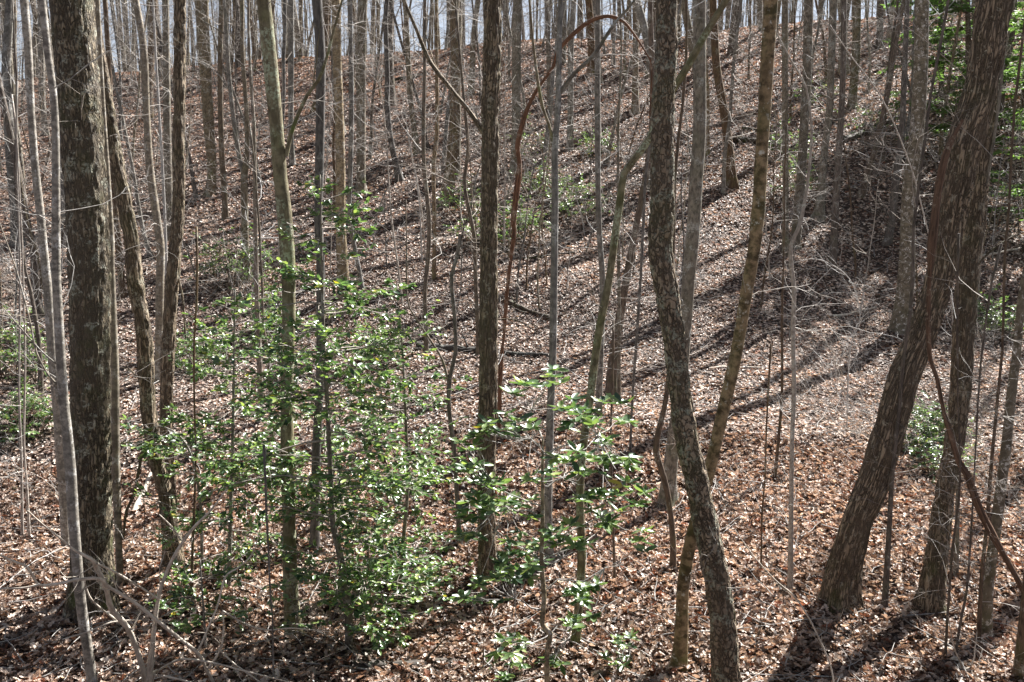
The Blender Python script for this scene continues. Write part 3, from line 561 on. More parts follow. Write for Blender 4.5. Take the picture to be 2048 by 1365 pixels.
# ------------------------------------------------------------------ evergreen shrubs
GREEN = np.array([[.12, .20, .085], [.18, .27, .10], [.07, .13, .06], [.25, .34, .13], [.34, .41, .15], [.04, .085, .045]])
GW = np.array([.28, .25, .17, .15, .07, .08])
def gcol(n, yellow=.02, tone=1.):
    c = GREEN[rng.choice(6, n, p=GW)] * (.8 + .4 * rng.random((n, 1))) * tone
    y = rng.random(n) < yellow; c[y] = np.array([.42, .36, .05]) * (.7 + .4 * rng.random((y.sum(), 1))); return c
def sprays(foli, wood, P, L, W, per, tone, yellow, lod='ell'):
    """leaves along a twig polyline P"""
    n = per; t = rng.uniform(.15, 1, n) * (len(P) - 1); i0 = np.minimum(t.astype(int), len(P) - 2); f = (t - i0)[:, None]
    pos = P[i0] * (1 - f) + P[i0 + 1] * f; ax = unit(P[i0 + 1] - P[i0])
    side = unit(np.cross(ax, np.array([0, 0, 1.]))) * np.where(rng.random(n) < .5, 1, -1)[:, None]
    d = ax * rng.uniform(.3, 1, (n, 1)) + side * rng.uniform(.4, 1, (n, 1)) + rng.normal(0, .25, (n, 3)); d[:, 2] -= .1
    nn = np.array([0, 0, 1.]) + rng.normal(0, .38, (n, 3))
    foli.append((pos, d, nn, L * rng.uniform(.65, 1.15, n), W * rng.uniform(.8, 1.1, n), gcol(n, yellow, tone)))
def finish(foli, root, mat, lod, name='foliage'):
    mb = MB(); z = [np.concatenate([f[k] for f in foli]) for k in range(6)]
    add_leaves(mb, z[0], z[1], z[2], z[3], z[4], z[5], lod, .25, .22)
    return mb.build(name, mat, root)
def holly(pts, env, label, nb, L=.074, W=.037, per=9, tone=1., yellow=.012, lod='ell', name='holly_shrub', dz=0., flat=.12, stemmat='grey', keep=None, skew=0.):
    bx, by, bw = pts[-1]; P0 = hit(bx, by); Y0 = P0[1] + dz
    P = [at(u, v, Y0) for (u, v, w) in reversed(pts)]; R = [w / 2 / FPX * pix(p)[2] for p, (u, v, w) in zip(P, reversed(pts))]
    P0 = P[0].copy(); P0[2] = ground(P0[0], P0[1]); P[0][2] = P0[2] - .1
    A, B = interp_path(P, R, .08); root = empty(name, P0); loc = P0
    sb = MB(); sb.tube(A - loc, B, 10); foli = []; wood = MB()
    evy = [e[0] for e in env]; el = [e[1] for e in env]; er = [e[2] for e in env]
    for k in range(nb):
        v = evy[0] + (evy[-1] - evy[0]) * rng.random() ** .72; u0 = np.interp(v, [p[1] for p in pts], [p[0] for p in pts]); p = at(u0, v, Y0)
        if p[2] < P0[2] + .05: continue
        a = rng.uniform(0, 2 * PI); side = np.cos(a)
        reach = (np.interp(v, evy, er) if side > 0 else np.interp(v, evy, el)) / FPX * Y0 * rng.uniform(.45, 1.05)
        d = np.array([math.cos(a), math.sin(a) * .9, rng.uniform(-.08, .28)])
        br = wig(p - loc, d, reach, 6, .13, .0); wood.twig(br, max(.004, .006 * reach + .003), .0022, 4)
        ns = max(3, int(reach / .10))
        for s in range(ns):
            t = rng.uniform(.18, 1) * 5; i0 = min(int(t), 4); q = br[i0] + (br[i0 + 1] - br[i0]) * (t - i0); dd = unit(br[i0 + 1] - br[i0])
            sd_ = unit(np.cross(dd, np.array([0, 0, 1.])) * rng.choice([-1, 1]) + rng.normal(0, .35, 3))
            tw = wig(q, dd + sd_ * rng.uniform(.5, 1.2), rng.uniform(.12, .34), 4, .16, .03); wood.twig(tw, .0028, .0014, 3)
            if keep is None or rng.random() < keep: sprays(foli, wood, tw, L, W, per, tone, yellow)
    sb.build('stem', M[stemmat], root); wood.build('branches', M['twig'], root); finish(foli, root, M['green'], lod)
    tag(root, label, 'shrub'); return root
holly([(640, 350, 3), (642, 450, 4), (645, 600, 6), (648, 706, 8), (655, 816, 9), (660, 926, 10), (667, 1048, 12), (680, 1110, 14), (688, 1158, 16), (697, 1231, 17), (698, 1308, 17)],
      [(355, 15, 50), (400, 50, 90), (460, 45, 140), (520, 90, 90), (600, 190, 170), (700, 230, 230), (800, 260, 240), (900, 270, 250), (1000, 260, 250), (1100, 240, 230), (1200, 180, 160), (1250, 120, 120)],
      'tall glossy-leaved holly in front of the mossy olive trunk', 135, per=8)
holly([(470, 580, 3), (468, 700, 4), (466, 850, 6), (462, 1000, 8), (456, 1180, 10)],
      [(590, 80, 90), (680, 120, 140), (800, 150, 160), (900, 190, 170), (1000, 200, 160), (1100, 150, 150), (1150, 120, 120)],
      'holly spreading along the left of the tall one, behind the dead brush', 75, L=.07)
holly([(800, 640, 3), (806, 720, 4), (812, 850, 6), (815, 980, 7), (805, 1100, 8), (800, 1190, 9)],
      [(650, 110, 60), (740, 170, 110), (850, 180, 110), (930, 170, 130), (1030, 150, 130), (1120, 130, 140), (1180, 90, 100)],
      'small holly between the tall one and the crooked dead stem', 60, L=.07)
holly([(735, 1080, 3), (738, 1150, 4), (742, 1230, 5), (745, 1300, 6)], [(1090, 60, 90), (1180, 130, 190), (1250, 110, 170), (1290, 60, 80)],
      'low drooping holly at the foot of the tall one, on its right', 17, L=.07, W=.036)
holly([(400, 1120, 3), (404, 1180, 4), (410, 1260, 5), (412, 1310, 6)], [(1120, 70, 60), (1200, 80, 90), (1260, 60, 70)],
      'low dark holly sprout behind the dead brush stems', 14, L=.075, W=.042, tone=.8)
holly([(250, 840, 2), (300, 850, 3), (345, 862, 4), (380, 905, 5), (400, 1000, 6), (404, 1140, 7)], [(835, 30, 40), (870, 110, 50), (960, 60, 60)],
      'holly bough reaching left across the dark leaning trunk', 16, L=.085, W=.045)
# patches farther up the slope
def patch(u, v, ru, rv, n, label, L=.09, W=.04, tone=1.1, dz=0., name='laurel_shrub', per=12, yellow=.01):
    P0 = hit(u, v + rv); Y0 = P0[1] + dz; s = Y0 / FPX; root = empty(name, P0); foli = []; wood = MB(); stem = MB()
    for k in range(n):
        a = rng.uniform(0, 2 * PI); rr = math.sqrt(rng.random()); X_ = P0[0] + ru * s * rr * math.cos(a); Y_ = P0[1] + ru * s * .8 * rr * math.sin(a) + .3
        h = rng.uniform(.25, 1.) * min(2.2 * rv * s, 2.4) * (1.1 - .6 * rr); z = ground(X_, Y_)
        b0 = np.array([P0[0] + (X_ - P0[0]) * .7, P0[1] + (Y_ - P0[1]) * .7, ground(P0[0] + (X_ - P0[0]) * .7, P0[1] + (Y_ - P0[1]) * .7)]); tip = np.array([X_, Y_, z + h])
        br = np.array([b0, b0 * .6 + tip * .4 + rng.normal(0, .05, 3), b0 * .25 + tip * .75 + rng.normal(0, .05, 3), tip]) - P0; stem.twig(br, .008, .003, 3)
        for _ in range(3):
            tw = wig(br[-1] if rng.random() < .6 else br[2], rng.normal(0, 1, 3) * np.array([1, 1, .35]) + np.array([0, 0, .15]), rng.uniform(.2, .5), 4, .2); wood.twig(tw, .004, .002, 3)
            sprays(foli, wood, tw, L, W, per, tone, yellow)
    stem.build('stem', M['brown'], root); wood.build('branches', M['twig'], root); finish(foli, root, M['green'], 'low')
    tag(root, label, 'shrub', 'evergreen laurels on the slope'); return root
for a in [(30, 700, 60, 70, 34, 'evergreen laurel at the left edge beside the wiry pair'), (40, 830, 55, 50, 30, 'lower evergreen laurel at the left edge, under the other'),
          (455, 520, 80, 60, 40, 'laurel uphill behind the top left of the holly'), (540, 640, 70, 50, 34, 'pale laurel just uphill of the tall holly, left of its stem'), (745, 690, 70, 50, 30, 'pale laurel just uphill of the tall holly, right of its stem'), (400, 700, 55, 45, 24, 'laurel behind the foot of the sunlit edged trunk'),
          (1030, 440, 60, 40, 36, 'laurel behind the arching red vine at mid slope'),
          (930, 400, 50, 35, 22, 'laurel just left of the straight middle trunk, high on the slope'), (1090, 370, 60, 30, 34, 'laurel right of the arching vine, topmost of the group'),
          (1150, 400, 60, 30, 30, 'broad low laurel right of the slender forking trunk'), (1200, 290, 38, 25, 20, 'bright laurel high up left of the bent scaly trunk'),
          (960, 470, 60, 30, 22, 'low laurel crossing behind the straight middle trunk'), (1060, 280, 50, 30, 18, 'thin laurel near the bend of the red vine'),
          (1585, 290, 45, 35, 24, 'laurel behind the narrow straight trunk'), (1640, 190, 40, 35, 14, 'yellowish laurel high among the grey trunks on the right'),
          (1750, 250, 60, 25, 16, 'laurel left of the pale speckled trunk near the fallen log'), (1590, 370, 45, 35, 20, 'dark laurel low beside the narrow straight trunk'),
          (1990, 640, 55, 40, 40, 'laurel right of the shaggy trunk pair at the right edge'), (1870, 860, 50, 50, 36, 'laurel seen between the shaggy trunk and the trunk behind it'),
          (1880, 920, 90, 28, 18, 'ground-hugging laurel below the one between the shaggy pair')]:
    patch(*a)

# rhododendron in the foreground: whorls of long leaves
def whorl_shrub(pts, tips, label, name='rhododendron_shrub', L=.13, W=.047):
    bx, by, bw = pts[-1]; Y0 = hit(bx, by)[1]; P = [at(u, v, Y0) for (u, v, w) in reversed(pts)]; R = [w / 2 / FPX * pix(p)[2] for p, (u, v, w) in zip(P, reversed(pts))]
    P0 = P[0].copy(); P0[2] = ground(P0[0], P0[1]); P[0][2] = P0[2] - .1
    A, B = interp_path(P, R, .05); root = empty(name, P0); sb = MB(); sb.tube(A - P0, B, 12); wood = MB(); foli = []
    nh = max(2, len(tips) // 3); hubs = []
    for h in range(nh):
        u, v, k = tips[int(h * len(tips) / nh)]; c = at(u, v, Y0 + rng.normal(0, .2)); q = A[np.argmin(np.abs(A[:, 2] - (c[2] - .12 - .35 * abs(c[0] - P0[0]))))]
        hub = q * .35 + c * .65 + np.array([0, 0, -.06]); hubs.append(hub)
        wood.twig(np.array([q, q * .7 + hub * .3 + rng.normal(0, .02, 3), q * .35 + hub * .65 + rng.normal(0, .02, 3), hub]) - P0, .007, .004, 5)
    hubs = np.array(hubs)
    for (u, v, k) in tips:
        for _ in range(k + 2):
            uu = u + rng.normal(0, 17); vv = v + rng.normal(0, 15); y = Y0 + rng.normal(0, .25); tip = at(uu, vv, y)
            q = hubs[np.argmin(np.linalg.norm(hubs - tip, axis=1))]; mid = (q + tip) / 2 + np.array([0, 0, -.03]) + rng.normal(0, .015, 3)
            wood.twig(np.array([q, q * .6 + mid * .4, mid, mid * .5 + tip * .5 + rng.normal(0, .01, 3), tip]) - P0, .0035, .002, 4)
            n = rng.integers(5, 9); a = np.arange(n) * 2 * PI / n + rng.random() * 6; ax = unit(tip - mid) * .5 + np.array([0, 0, .5])
            d = np.stack([np.cos(a), np.sin(a), rng.uniform(-.45, .3, n)], -1) + ax * .4
            nn = np.array([0, 0, 1.]) + rng.normal(0, .25, (n, 3)) + d * -.2
            c = gcol(n, .0, .85)
            if rng.random() < .02: c[: max(1, n // 2)] = (.45, .36, .04)
            foli.append((np.repeat((tip - P0)[None], n, 0), d, nn, L * rng.uniform(.6, 1.1, n), W * rng.uniform(.85, 1.25, n), c))
    sb.build('stem', M['pale'], root); wood.build('branches', M['twig'], root); finish(foli, root, M['green'], 'ell')
    tag(root, label, 'shrub')
whorl_shrub([(1086, 880, 4), (1085, 938, 6), (1085, 1048, 8), (1083, 1121, 9), (1088, 1195, 10), (1085, 1250, 10), (1101, 1268, 11), (1094, 1305, 10), (1094, 1365, 11), (1094, 1410, 12)],
    [(1255, 825, 2), (1150, 815, 2), (1105, 745, 1), (1050, 768, 2), (1150, 850, 3), (1215, 835, 2), (1050, 850, 3), (985, 858, 2), (950, 885, 4), (935, 930, 3), (1000, 830, 1), (1090, 930, 4), (1150, 925, 4), (1200, 925, 4), (1245, 920, 3), (960, 965, 4), (1000, 985, 4), (1035, 1005, 3), (945, 1010, 4), (985, 1020, 3), (1210, 985, 3), (1265, 985, 2), (1180, 1010, 3), (1050, 1080, 2), (1000, 1165, 4), (960, 1185, 2), (1060, 1110, 3), (1150, 1090, 3), (1130, 1060, 2), (1175, 1170, 3), (1155, 1240, 3), (1160, 1200, 2), (1040, 1150, 3), (1275, 1090, 1), (930, 1060, 3), (1010, 1110, 2), (1220, 1040, 2), (1020, 1300, 2), (1110, 1335, 1)],
    'foreground rhododendron with whorls of long leaves on one thin stem')
whorl_shrub([(1238, 1295, 3), (1236, 1330, 4), (1235, 1352, 5)], [(1235, 1290, 2), (1260, 1305, 1), (1222, 1320, 1)], 'tiny rhododendron seedling on the litter by the bottom edge', L=.09, W=.035)
whorl_shrub([(1020, 1300, 3), (1022, 1340, 4), (1024, 1375, 5)], [(1025, 1285, 2), (1000, 1330, 2), (1050, 1320, 2)], 'small dark rhododendron sprout left of the foreground stem', L=.09, W=.04)

# ------------------------------------------------------------------ hemlocks at upper right
def hemlock(u, v, H, Rm, label, n=70, z0=.06):
    P0 = hit(u, v); n = int(n * .6); root = empty('hemlock_tree', P0); tr = MB(); P = wig((0, 0, -.1), (0, 0, 1), H, 14, .02, .05); tr.tube(P, np.linspace(H * .014, .02, 14), 14)
    tr.build('trunk', M['brown'], root); wood = MB(); foli = []
    for k in range(n):
        t = rng.uniform(z0, .98); p = np.array([np.interp(t * 13, np.arange(14), P[:, c]) for c in range(3)]); a = rng.uniform(0, 2 * PI); rl = Rm * (1.08 - t) ** .6 * rng.uniform(.6, 1.05)
        br = wig(p, (math.cos(a), math.sin(a), .15), rl, 7, .06, -.035); wood.twig(br, .006 * rl + .004, .003, 4)
        for s in range(int(rl / .16) + 2):
            q = rng.uniform(.12, 1) * 6; i0 = min(int(q), 5); b = br[i0] + (br[i0 + 1] - br[i0]) * (q - i0); dd = unit(br[i0 + 1] - br[i0]); sd_ = unit(np.cross(dd, (0, 0, 1.))) * rng.choice([-1, 1])
            tw = wig(b, dd * .8 + sd_, rng.uniform(.25, .6), 4, .1, -.03); wood.twig(tw, .003, .0015, 3)
            m = 16; tt = rng.uniform(0, 1, m) * 3; i1 = np.minimum(tt.astype(int), 2); f = (tt - i1)[:, None]; pos = tw[i1] * (1 - f) + tw[i1 + 1] * f
            ax = unit(tw[-1] - tw[0]); sd2 = unit(np.cross(ax, (0, 0, 1.)))
            d = ax * .7 + sd2 * rng.choice([-1, 1], m)[:, None] + rng.normal(0, .15, (m, 3)); d[:, 2] -= .1
            c = np.array([[.12, .19, .09]]) * rng.uniform(.7, 1.5, (m, 1)) + np.array([[.03, .03, 0]]) * rng.random((m, 1))
            foli.append((pos, d, np.array([0, 0, 1.]) + rng.normal(0, .3, (m, 3)), rng.uniform(.13, .24, m), rng.uniform(.045, .075, m), c))
    wood.build('branches', M['brown'], root); finish(foli, root, M['needle'], 'low'); tag(root, label, 'tree', 'hemlocks at the right'); return root
hemlock(1935, 330, 9, 2.4, 'green hemlock behind the top of the shaggy leaning trunk', 90)
hemlock(2050, 240, 11, 3.0, 'green hemlock at the upper right edge, uphill of the other', 100)
hemlock(1880, 215, 7, 2.2, 'slighter hemlock against the ridge, between the pale speckled trunk and the shaggy one', 90)
hemlock(2075, 470, 6, 2.1, 'lowest hemlock leaning into the right edge', 60)

# ------------------------------------------------------------------ dead brush, bottom left
def brush(base, stems, label, name='dead_brush'):
    Y0 = hit(*base)[1]; P0 = at(base[0], base[1], Y0); P0[2] = ground(P0[0], P0[1]); root = empty(name, P0)
    for pts, dy in stems:
        P = [at(u, v, Y0 + np.interp(k, [0, len(pts) - 1], dy)) - P0 for k, (u, v, w) in enumerate(pts)]; R = [w * .42 / FPX * Y0 for (u, v, w) in pts]
        A, B = interp_path(P, R, .03); B = B * (1 + .15 * (rng.random(len(B)) - .5)); mb = MB(); mb.tube(A, B, 8)
        for _ in range(max(1, len(A) // 16)):
            q = rng.integers(len(A) // 5, len(A) - 1); dd = unit(A[q] - A[q - 1]) if q else np.array([0, 0, 1.])
            bough(mb, A[q], dd + unit(rng.normal(0, 1, 3)) * .8, rng.uniform(.12, .5), max(.0022, B[q] * .4), 1, .15, .03, 2)
        mb.build('stem', M['deadwood'], root)
    tag(root, label, 'dead brush')
brush((297, 1392), [
    ([(297, 1392, 26), (298, 1356, 24), (304, 1304, 13), (309, 1250, 11), (319, 1187, 9), (337, 1136, 8), (361, 1092, 8), (388, 1055, 7), (421, 1022, 5), (454, 978, 3)], (0, -.4)),
    ([(292, 1370, 18), (286, 1341, 15), (269, 1286, 13), (253, 1253, 13), (223, 1217, 14), (212, 1176, 12), (194, 1136, 11), (185, 1121, 9), (147, 1099, 5), (117, 1074, 4), (84, 1048, 3.5), (55, 1022, 3)], (0, -1.2)),
    ([(440, 1390, 8), (414, 1341, 8), (396, 1308, 9), (352, 1272, 9), (311, 1239, 9), (264, 1202, 9), (220, 1176, 8), (198, 1158, 8), (154, 1160, 7), (110, 1169, 7), (77, 1169, 6), (55, 1136, 5), (22, 1121, 5), (-10, 1106, 4)], (0, -1.3)),
    ([(80, 1169, 5), (48, 1176, 4), (0, 1178, 4), (-20, 1180, 3)], (-1.2, -1.3)),
    ([(194, 1127, 5), (234, 1147, 5), (278, 1173, 5), (315, 1198, 6)], (-1.1, -.3)),
    ([(414, 1341, 6), (440, 1301, 6), (447, 1260, 4), (445, 1220, 3)], (0, -.1)),
    ([(440, 1301, 5), (465, 1325, 4), (487, 1341, 4), (530, 1372, 4)], (0, -.1)),
    ([(396, 1304, 6), (418, 1253, 5), (436, 1209, 5), (451, 1154, 5), (476, 1136, 4), (505, 1107, 3), (524, 1048, 2)], (0, .3)),
    ([(445, 1222, 4), (487, 1246, 4), (531, 1260, 4), (586, 1257, 4), (659, 1264, 3)], (0, .2)),
    ([(361, 1080, 4), (344, 1055, 4), (319, 1030, 3)], (-.3, -.5)),
    ([(270, 1240, 4), (220, 1246, 4), (176, 1264, 4), (125, 1279, 3)], (-.2, -.5)),
    ([(246, 1250, 6), (205, 1220, 5), (180, 1195, 4), (168, 1160, 3)], (-.2, -.5)),
    ([(310, 1345, 6), (360, 1320, 6), (420, 1325, 5), (500, 1345, 4), (600, 1370, 3)], (0, -.4)),
    ([(300, 1350, 8), (340, 1355, 6), (400, 1370, 5)], (0, -.3)),
    ], 'tangle of pale dead branches filling the bottom left corner')
brush((1395, 1392), [([(1670, 1390, 4), (1660, 1330, 4), (1625, 1250, 4), (1590, 1195, 4), (1550, 1160, 3), (1505, 1110, 3), (1470, 1060, 2)], (-.3, .3))], 'single curved fallen branch arching over the litter low right', 'fallen_branch')

# bare twiggy shrubs
def bare_shrub(u, v, n, L, label, d0=(0, 0, 1), spread=.7, r=.006, lev=2):
    P0 = hit(u, v); root = empty('bare_shrub', P0); mb = MB(); st = MB()
    for k in range(n):
        d = unit(np.array(d0, float) + rng.normal(0, spread, 3) * np.array([1, 1, .4])); bough(mb if k % 5 else st, (rng.normal(0, .1), rng.normal(0, .1), -.03), d, L * rng.uniform(.6, 1.1), r, lev, .12, .03, 5)
    st.build('stem', M['deadwood'], root); mb.build('branches', M['twig'], root); tag(root, label, 'shrub', 'leafless shrubs'); return root
bare_shrub(1760, 880, 20, 1.9, 'wide spray of pale bare twigs in the shaded hollow, left of the shaggy trunk', (-.9, 0, .7), .5)
bare_shrub(1690, 800, 12, 1.5, 'smaller spray of bare twigs behind the slender crooked pole', (-.4, 0, .8), .6)
bare_shrub(60, 600, 20, 2.0, 'thicket of white twigs at the left edge', (-.2, 0, .8), .7)
bare_shrub(480, 600, 12, 1.8, 'bare twigs tangled in front of the laurel uphill of the holly', (0, 0, .8), .7)
bare_shrub(1740, 300, 10, 2.2, 'bare twigs by the fallen log high on the right', (0, 0, .9), .6)
bare_shrub(1930, 900, 12, 1.6, 'bare twigs around the trunk behind the shaggy one', (.5, 0, .9), .6)
bare_shrub(2010, 1050, 12, 1.3, 'bare twigs right of the white blotched trunk', (.2, 0, .9), .6)
bare_shrub(1250, 330, 10, 2.0, 'bare grey twigs left of the bent scaly trunk, near the bright laurel', (.1, 0, .9), .7)
bare_shrub(1960, 760, 14, 1.8, 'bare twigs under the hemlock right of the shaggy pair', (.1, 0, .9), .7)
bare_shrub(640, 1290, 9, .8, 'fine bare twigs at the foot of the tall holly', (0, 0, .9), .7, .004)
bare_shrub(1460, 1040, 5, .9, 'sparse twigs right of the bent scaly trunk', (0, 0, .9), .5, .003)

# high thin arching sapling whose twigs cross the upper right
def twig_line(pts, Y, label, n=8, name='arching_sapling'):
    P = [at(u, v, Y) for u, v, w in pts]; g0 = P[0].copy(); g0[2] = ground(g0[0], g0[1]) - .05; 
    R = [w * .33 / FPX * Y for u, v, w in pts]; P0 = g0; A, B = interp_path(np.vstack([[g0], P]) - P0, [R[0]] + R, .08)
    root = empty(name, P0); mb = MB(); mb.tube(A, B, 6); mb.build('stem', M['twig'], root); tw = MB()
    for _ in range(n):
        q = rng.integers(len(A) // 4, len(A) - 1); bough(tw, A[q], unit(A[q] - A[q - 1]) * .7 + unit(rng.normal(0, 1, 3)) * .7, rng.uniform(.3, 1.2), .004, 2, .14, 0, 3)
    tw.build('twigs', M['twig'], root); tag(root, label, 'sapling')
twig_line([(1905, 640, 4), (1880, 560, 4), (1850, 440, 4), (1820, 330, 4), (1765, 200, 4), (1700, 110, 3), (1660, 50, 3)], 13., 'pale arching sapling crossing the pale speckled trunk', 14)
twig_line([(1700, 700, 4), (1720, 640, 3), (1700, 560, 3), (1640, 520, 3), (1590, 525, 2)], 16., 'low sapling spreading white twigs over the shaded hollow', 30)

# ------------------------------------------------------------------ logs and sticks
def log(u0, v0, u1, v1, w, label, kind='log', name='fallen_log', lift=.3, cat='log'):
    a = hit(u0, v0); b = hit(u1, v1); n = 12; P = np.array([a + (b - a) * t for t in np.linspace(0, 1, n)]); r = w / 2 / FPX * (a[1] + b[1]) / 2
    zz = ground(P[:, 0], P[:, 1]); P[:, 2] = zz * .6 + np.interp(np.arange(n), [0, n - 1], [zz[0], zz[-1]]) * .4 + r * lift; P += rng.normal(0, r * .15, P.shape)
    R = r * (1 + .2 * (vn(np.arange(n) * .7, 0, 0, int(u0)) - .5)) * np.linspace(1.1, .75, n); P0 = P[n // 2].copy()
    A, B = interp_path(P - P0, R, .06); mb = MB(); mb.tube(A, B, 16, 'furrow' if r > .05 else None, rng.uniform(0, 5)); c = A[0] 
    for _ in range(3):
        q = rng.integers(5, len(A) - 3); bough(mb, A[q], unit(rng.normal(0, 1, 3) + np.array([0, 0, .6])), rng.uniform(.15, .6), r * .25, 0, .1)
    o = mb.build(name, M[kind]); o.location = P0; tag(o, label, cat)
log(835, 700, 958, 706, 20, 'black rotting log lying left of the straight middle trunk')
log(1010, 606, 1100, 640, 12, 'thin dark log between the red vine and the slender forking trunk')
log(1464, 282, 1548, 290, 14, 'dark log lying behind the golden mottled trunk, lower of two')
log(1484, 262, 1545, 264, 8, 'dark log lying behind the golden mottled trunk, upper of two')
log(1690, 285, 1810, 228, 13, 'mossy fallen log slanting uphill left of the pale speckled trunk')
log(1418, 741, 1526, 740, 6, 'slim stick on the slope right of the smooth grey trunk', 'deadwood', 'fallen_stick', .6, 'stick')
log(1665, 636, 1753, 617, 5, 'grey stick in the shaded hollow', 'deadwood', 'fallen_stick', .6, 'stick')
log(777, 163, 843, 153, 8, 'dark log high on the slope, left of the middle trunk limb')
log(560, 340, 645, 325, 6, 'dark log just right of the mossy olive trunk')
log(1908, 1332, 1955, 1372, 20, 'pale broken log at the bottom right', 'deadwood')
log(22, 985, 120, 995, 12, 'dark log crossing behind the wiry pair at the left')
log(256, 1117, 312, 1130, 6, 'pale stick at the foot of the dark left leaning trunk', 'deadwood', 'fallen_stick', .7, 'stick')
log(700, 1345, 905, 1330, 26, 'large dark half-buried log along the bottom edge')
log(1045, 520, 1150, 508, 7, 'dark log behind the slender forking trunk')
log(1000, 712, 1100, 712, 8, 'dark log just right of the red vine foot')
log(1595, 960, 1612, 985, 8, 'short dark stub poking from litter right of the slender crooked pole', 'log', 'broken_stub', 1., 'stub')
log(268, 1034, 302, 950, 11, 'pale broken limb propped beside the dark left leaning trunk', 'deadwood', 'broken_limb', 1., 'limb')
log(1400, 1290, 1500, 1300, 4, 'thin stick on the litter right of the scaly trunk foot', 'deadwood', 'fallen_stick', .7, 'stick')
log(1925, 520, 2040, 500, 5, 'thin stick right of the shaggy pair', 'deadwood', 'fallen_stick', .7, 'stick')

# ------------------------------------------------------------------ untraced trees of the slope and the ridge
def proto(H, r, kind, dens, low, lev_far=False):
    P = wig((0, 0, -.15), (rng.normal(0, .06), rng.normal(0, .06), 1), H, 16, .055, .06); R = np.linspace(r, r * .25, 16); R[0] *= 1.3
    A, B = interp_path(P, R, .4); t = MB(); t.tube(A, B, 9, flare=.3); c = crown_mesh(A, B, dens, True, low, 1.1)
    return t.mesh('trunk', M[kind]), c.mesh('crown', M['twig'] if kind != 'generic' else M['twigdark'])
M['twigdark'] = bark('hillside_twig_bark', (.42, .38, .34), (.2, .17, .145), (.4, .4, .36), .4, 9, 0, False, .5, 40, bump=.002, vary=.25)
PR = {'thin': [proto(10, .05, k, .6, 2.8) for k in ('generic', 'grey', 'brown')], 'slim': [proto(14, .085, k, .8, 2.6) for k in ('generic', 'grey', 'brown', 'pale')], 'stout': [proto(17, .15, k, 1., 2.) for k in ('generic', 'grey', 'furrow' if False else 'generic', 'brown')]}
COL = {0: 'mixed grey-brown', 1: 'grey', 2: 'brown', 3: 'pale'}
taken = []
for s_, pts in TREES: taken.append(pts)
def clash(u, v):
    for pts in taken:
        x = np.interp(v, [p[1] for p in pts], [p[0] for p in pts]) if pts[-1][1] > v else pts[-1][0]
        if abs(pts[-1][1] - v) < 160 and abs(x - u) < 16: return True
    return False
marks = [(s_, pts) for s_, pts in TREES if s_]
gen = []
def place(u, v, size, far=False):
    P0 = hit(u, v); ps = PR[size]; k = int(rng.integers(len(ps))); root = empty('bare_tree', P0)
    z = ground(P0[0], P0[1]); root.location = (P0[0], P0[1], z); f = rng.uniform(.75, 1.25); root.scale = (f, f, rng.uniform(.85, 1.15)); root.rotation_euler = (rng.normal(0, .05), rng.normal(0, .05), rng.uniform(0, 6.28))
    for nm, me in zip(('trunk', 'crown'), ps[k]):
        o = bpy.data.objects.new(nm, me); C.link(o); o.parent = root
    gen.append((root, u, v, size, k))
def ridge_y(u): return np.interp(u, [0, 240, 600, 800, 1000, 1500, 2048], [190, 140, 105, 95, 82, 60, 60])
cnt = 0
while cnt < 92:
    u = rng.uniform(-10, 2055); v = ridge_y(u) + 12 + rng.random() ** 1.4 * 330
    if v > 330 and 600 < u < 1300 and rng.random() < .5: continue
    if clash(u, v): continue
    place(u, v, rng.choice(['thin', 'slim', 'stout'], p=[.5, .33, .17])); taken.append([(u, v - 150), (u, v)]); cnt += 1
SP = []
for kk in range(8):
    Hs = rng.uniform(3, 8); P = wig((0, 0, -.1), (rng.normal(0, .08), rng.normal(0, .08), 1), Hs, 12, .07, .05); rr_ = np.linspace(.012 + .0028 * Hs, .004, 12)
    A, B = interp_path(P, rr_, .3); t = MB(); t.tube(A, B, 6); c = MB()
    for _ in range(int(4 + Hs * 1.6)):
        q = rng.integers(len(A) // 6, len(A) - 1); a = rng.uniform(0, 2 * PI); bough(c, A[q], (math.cos(a), math.sin(a), rng.uniform(0, .9)), rng.uniform(.5, 1.5), .007, 2, .2, .03, 3, 3)
    SP.append((t.mesh('stem', M[('generic', 'grey', 'brown', 'twig')[kk % 4]]), c.mesh('twigs', M['twig']), Hs))
sap = []
while len(sap) < 150:
    u = rng.uniform(-20, 2070) if len(sap) < 90 else rng.uniform(-20, 1100); v = np.interp(u, [0, 240, 600, 800, 1000, 1500, 2048], [190, 140, 105, 95, 82, 60, 60]) + 5 + rng.random() ** 1.2 * (620 if len(sap) < 90 else 260)
    if 220 < u < 900 and v > 620: continue
    if clash(u, v): continue
    P0 = hit(u, v); k = int(rng.integers(8)); root = empty('bare_sapling', (P0[0], P0[1], float(ground(P0[0], P0[1])))); f = rng.uniform(.75, 1.2); root.scale = (f, f, f); root.rotation_euler = (rng.normal(0, .06), rng.normal(0, .06), rng.uniform(0, 6.28))
    for nm, me in zip(('stem', 'twigs'), SP[k][:2]): o = bpy.data.objects.new(nm, me); C.link(o); o.parent = root
    sap.append((root, u, v, SP[k][2] * f, k))
import collections
gs = collections.defaultdict(list)
for r_, u, v, Hs, k in sap:
    best = min(marks, key=lambda m_: abs(np.interp(v, [p[1] for p in m_[1]], [p[0] for p in m_[1]]) - u)); mx = np.interp(v, [p[1] for p in best[1]], [p[0] for p in best[1]]); ry = np.interp(u, [0, 240, 600, 1000, 1500, 2048], [190, 140, 105, 82, 60, 60])
    gs[(best[0], 'left' if u < mx else 'right', 'near the ridge' if v < ry + 110 else 'halfway up' if v < ry + 300 else 'low down')].append((abs(u - mx), r_, Hs, k))
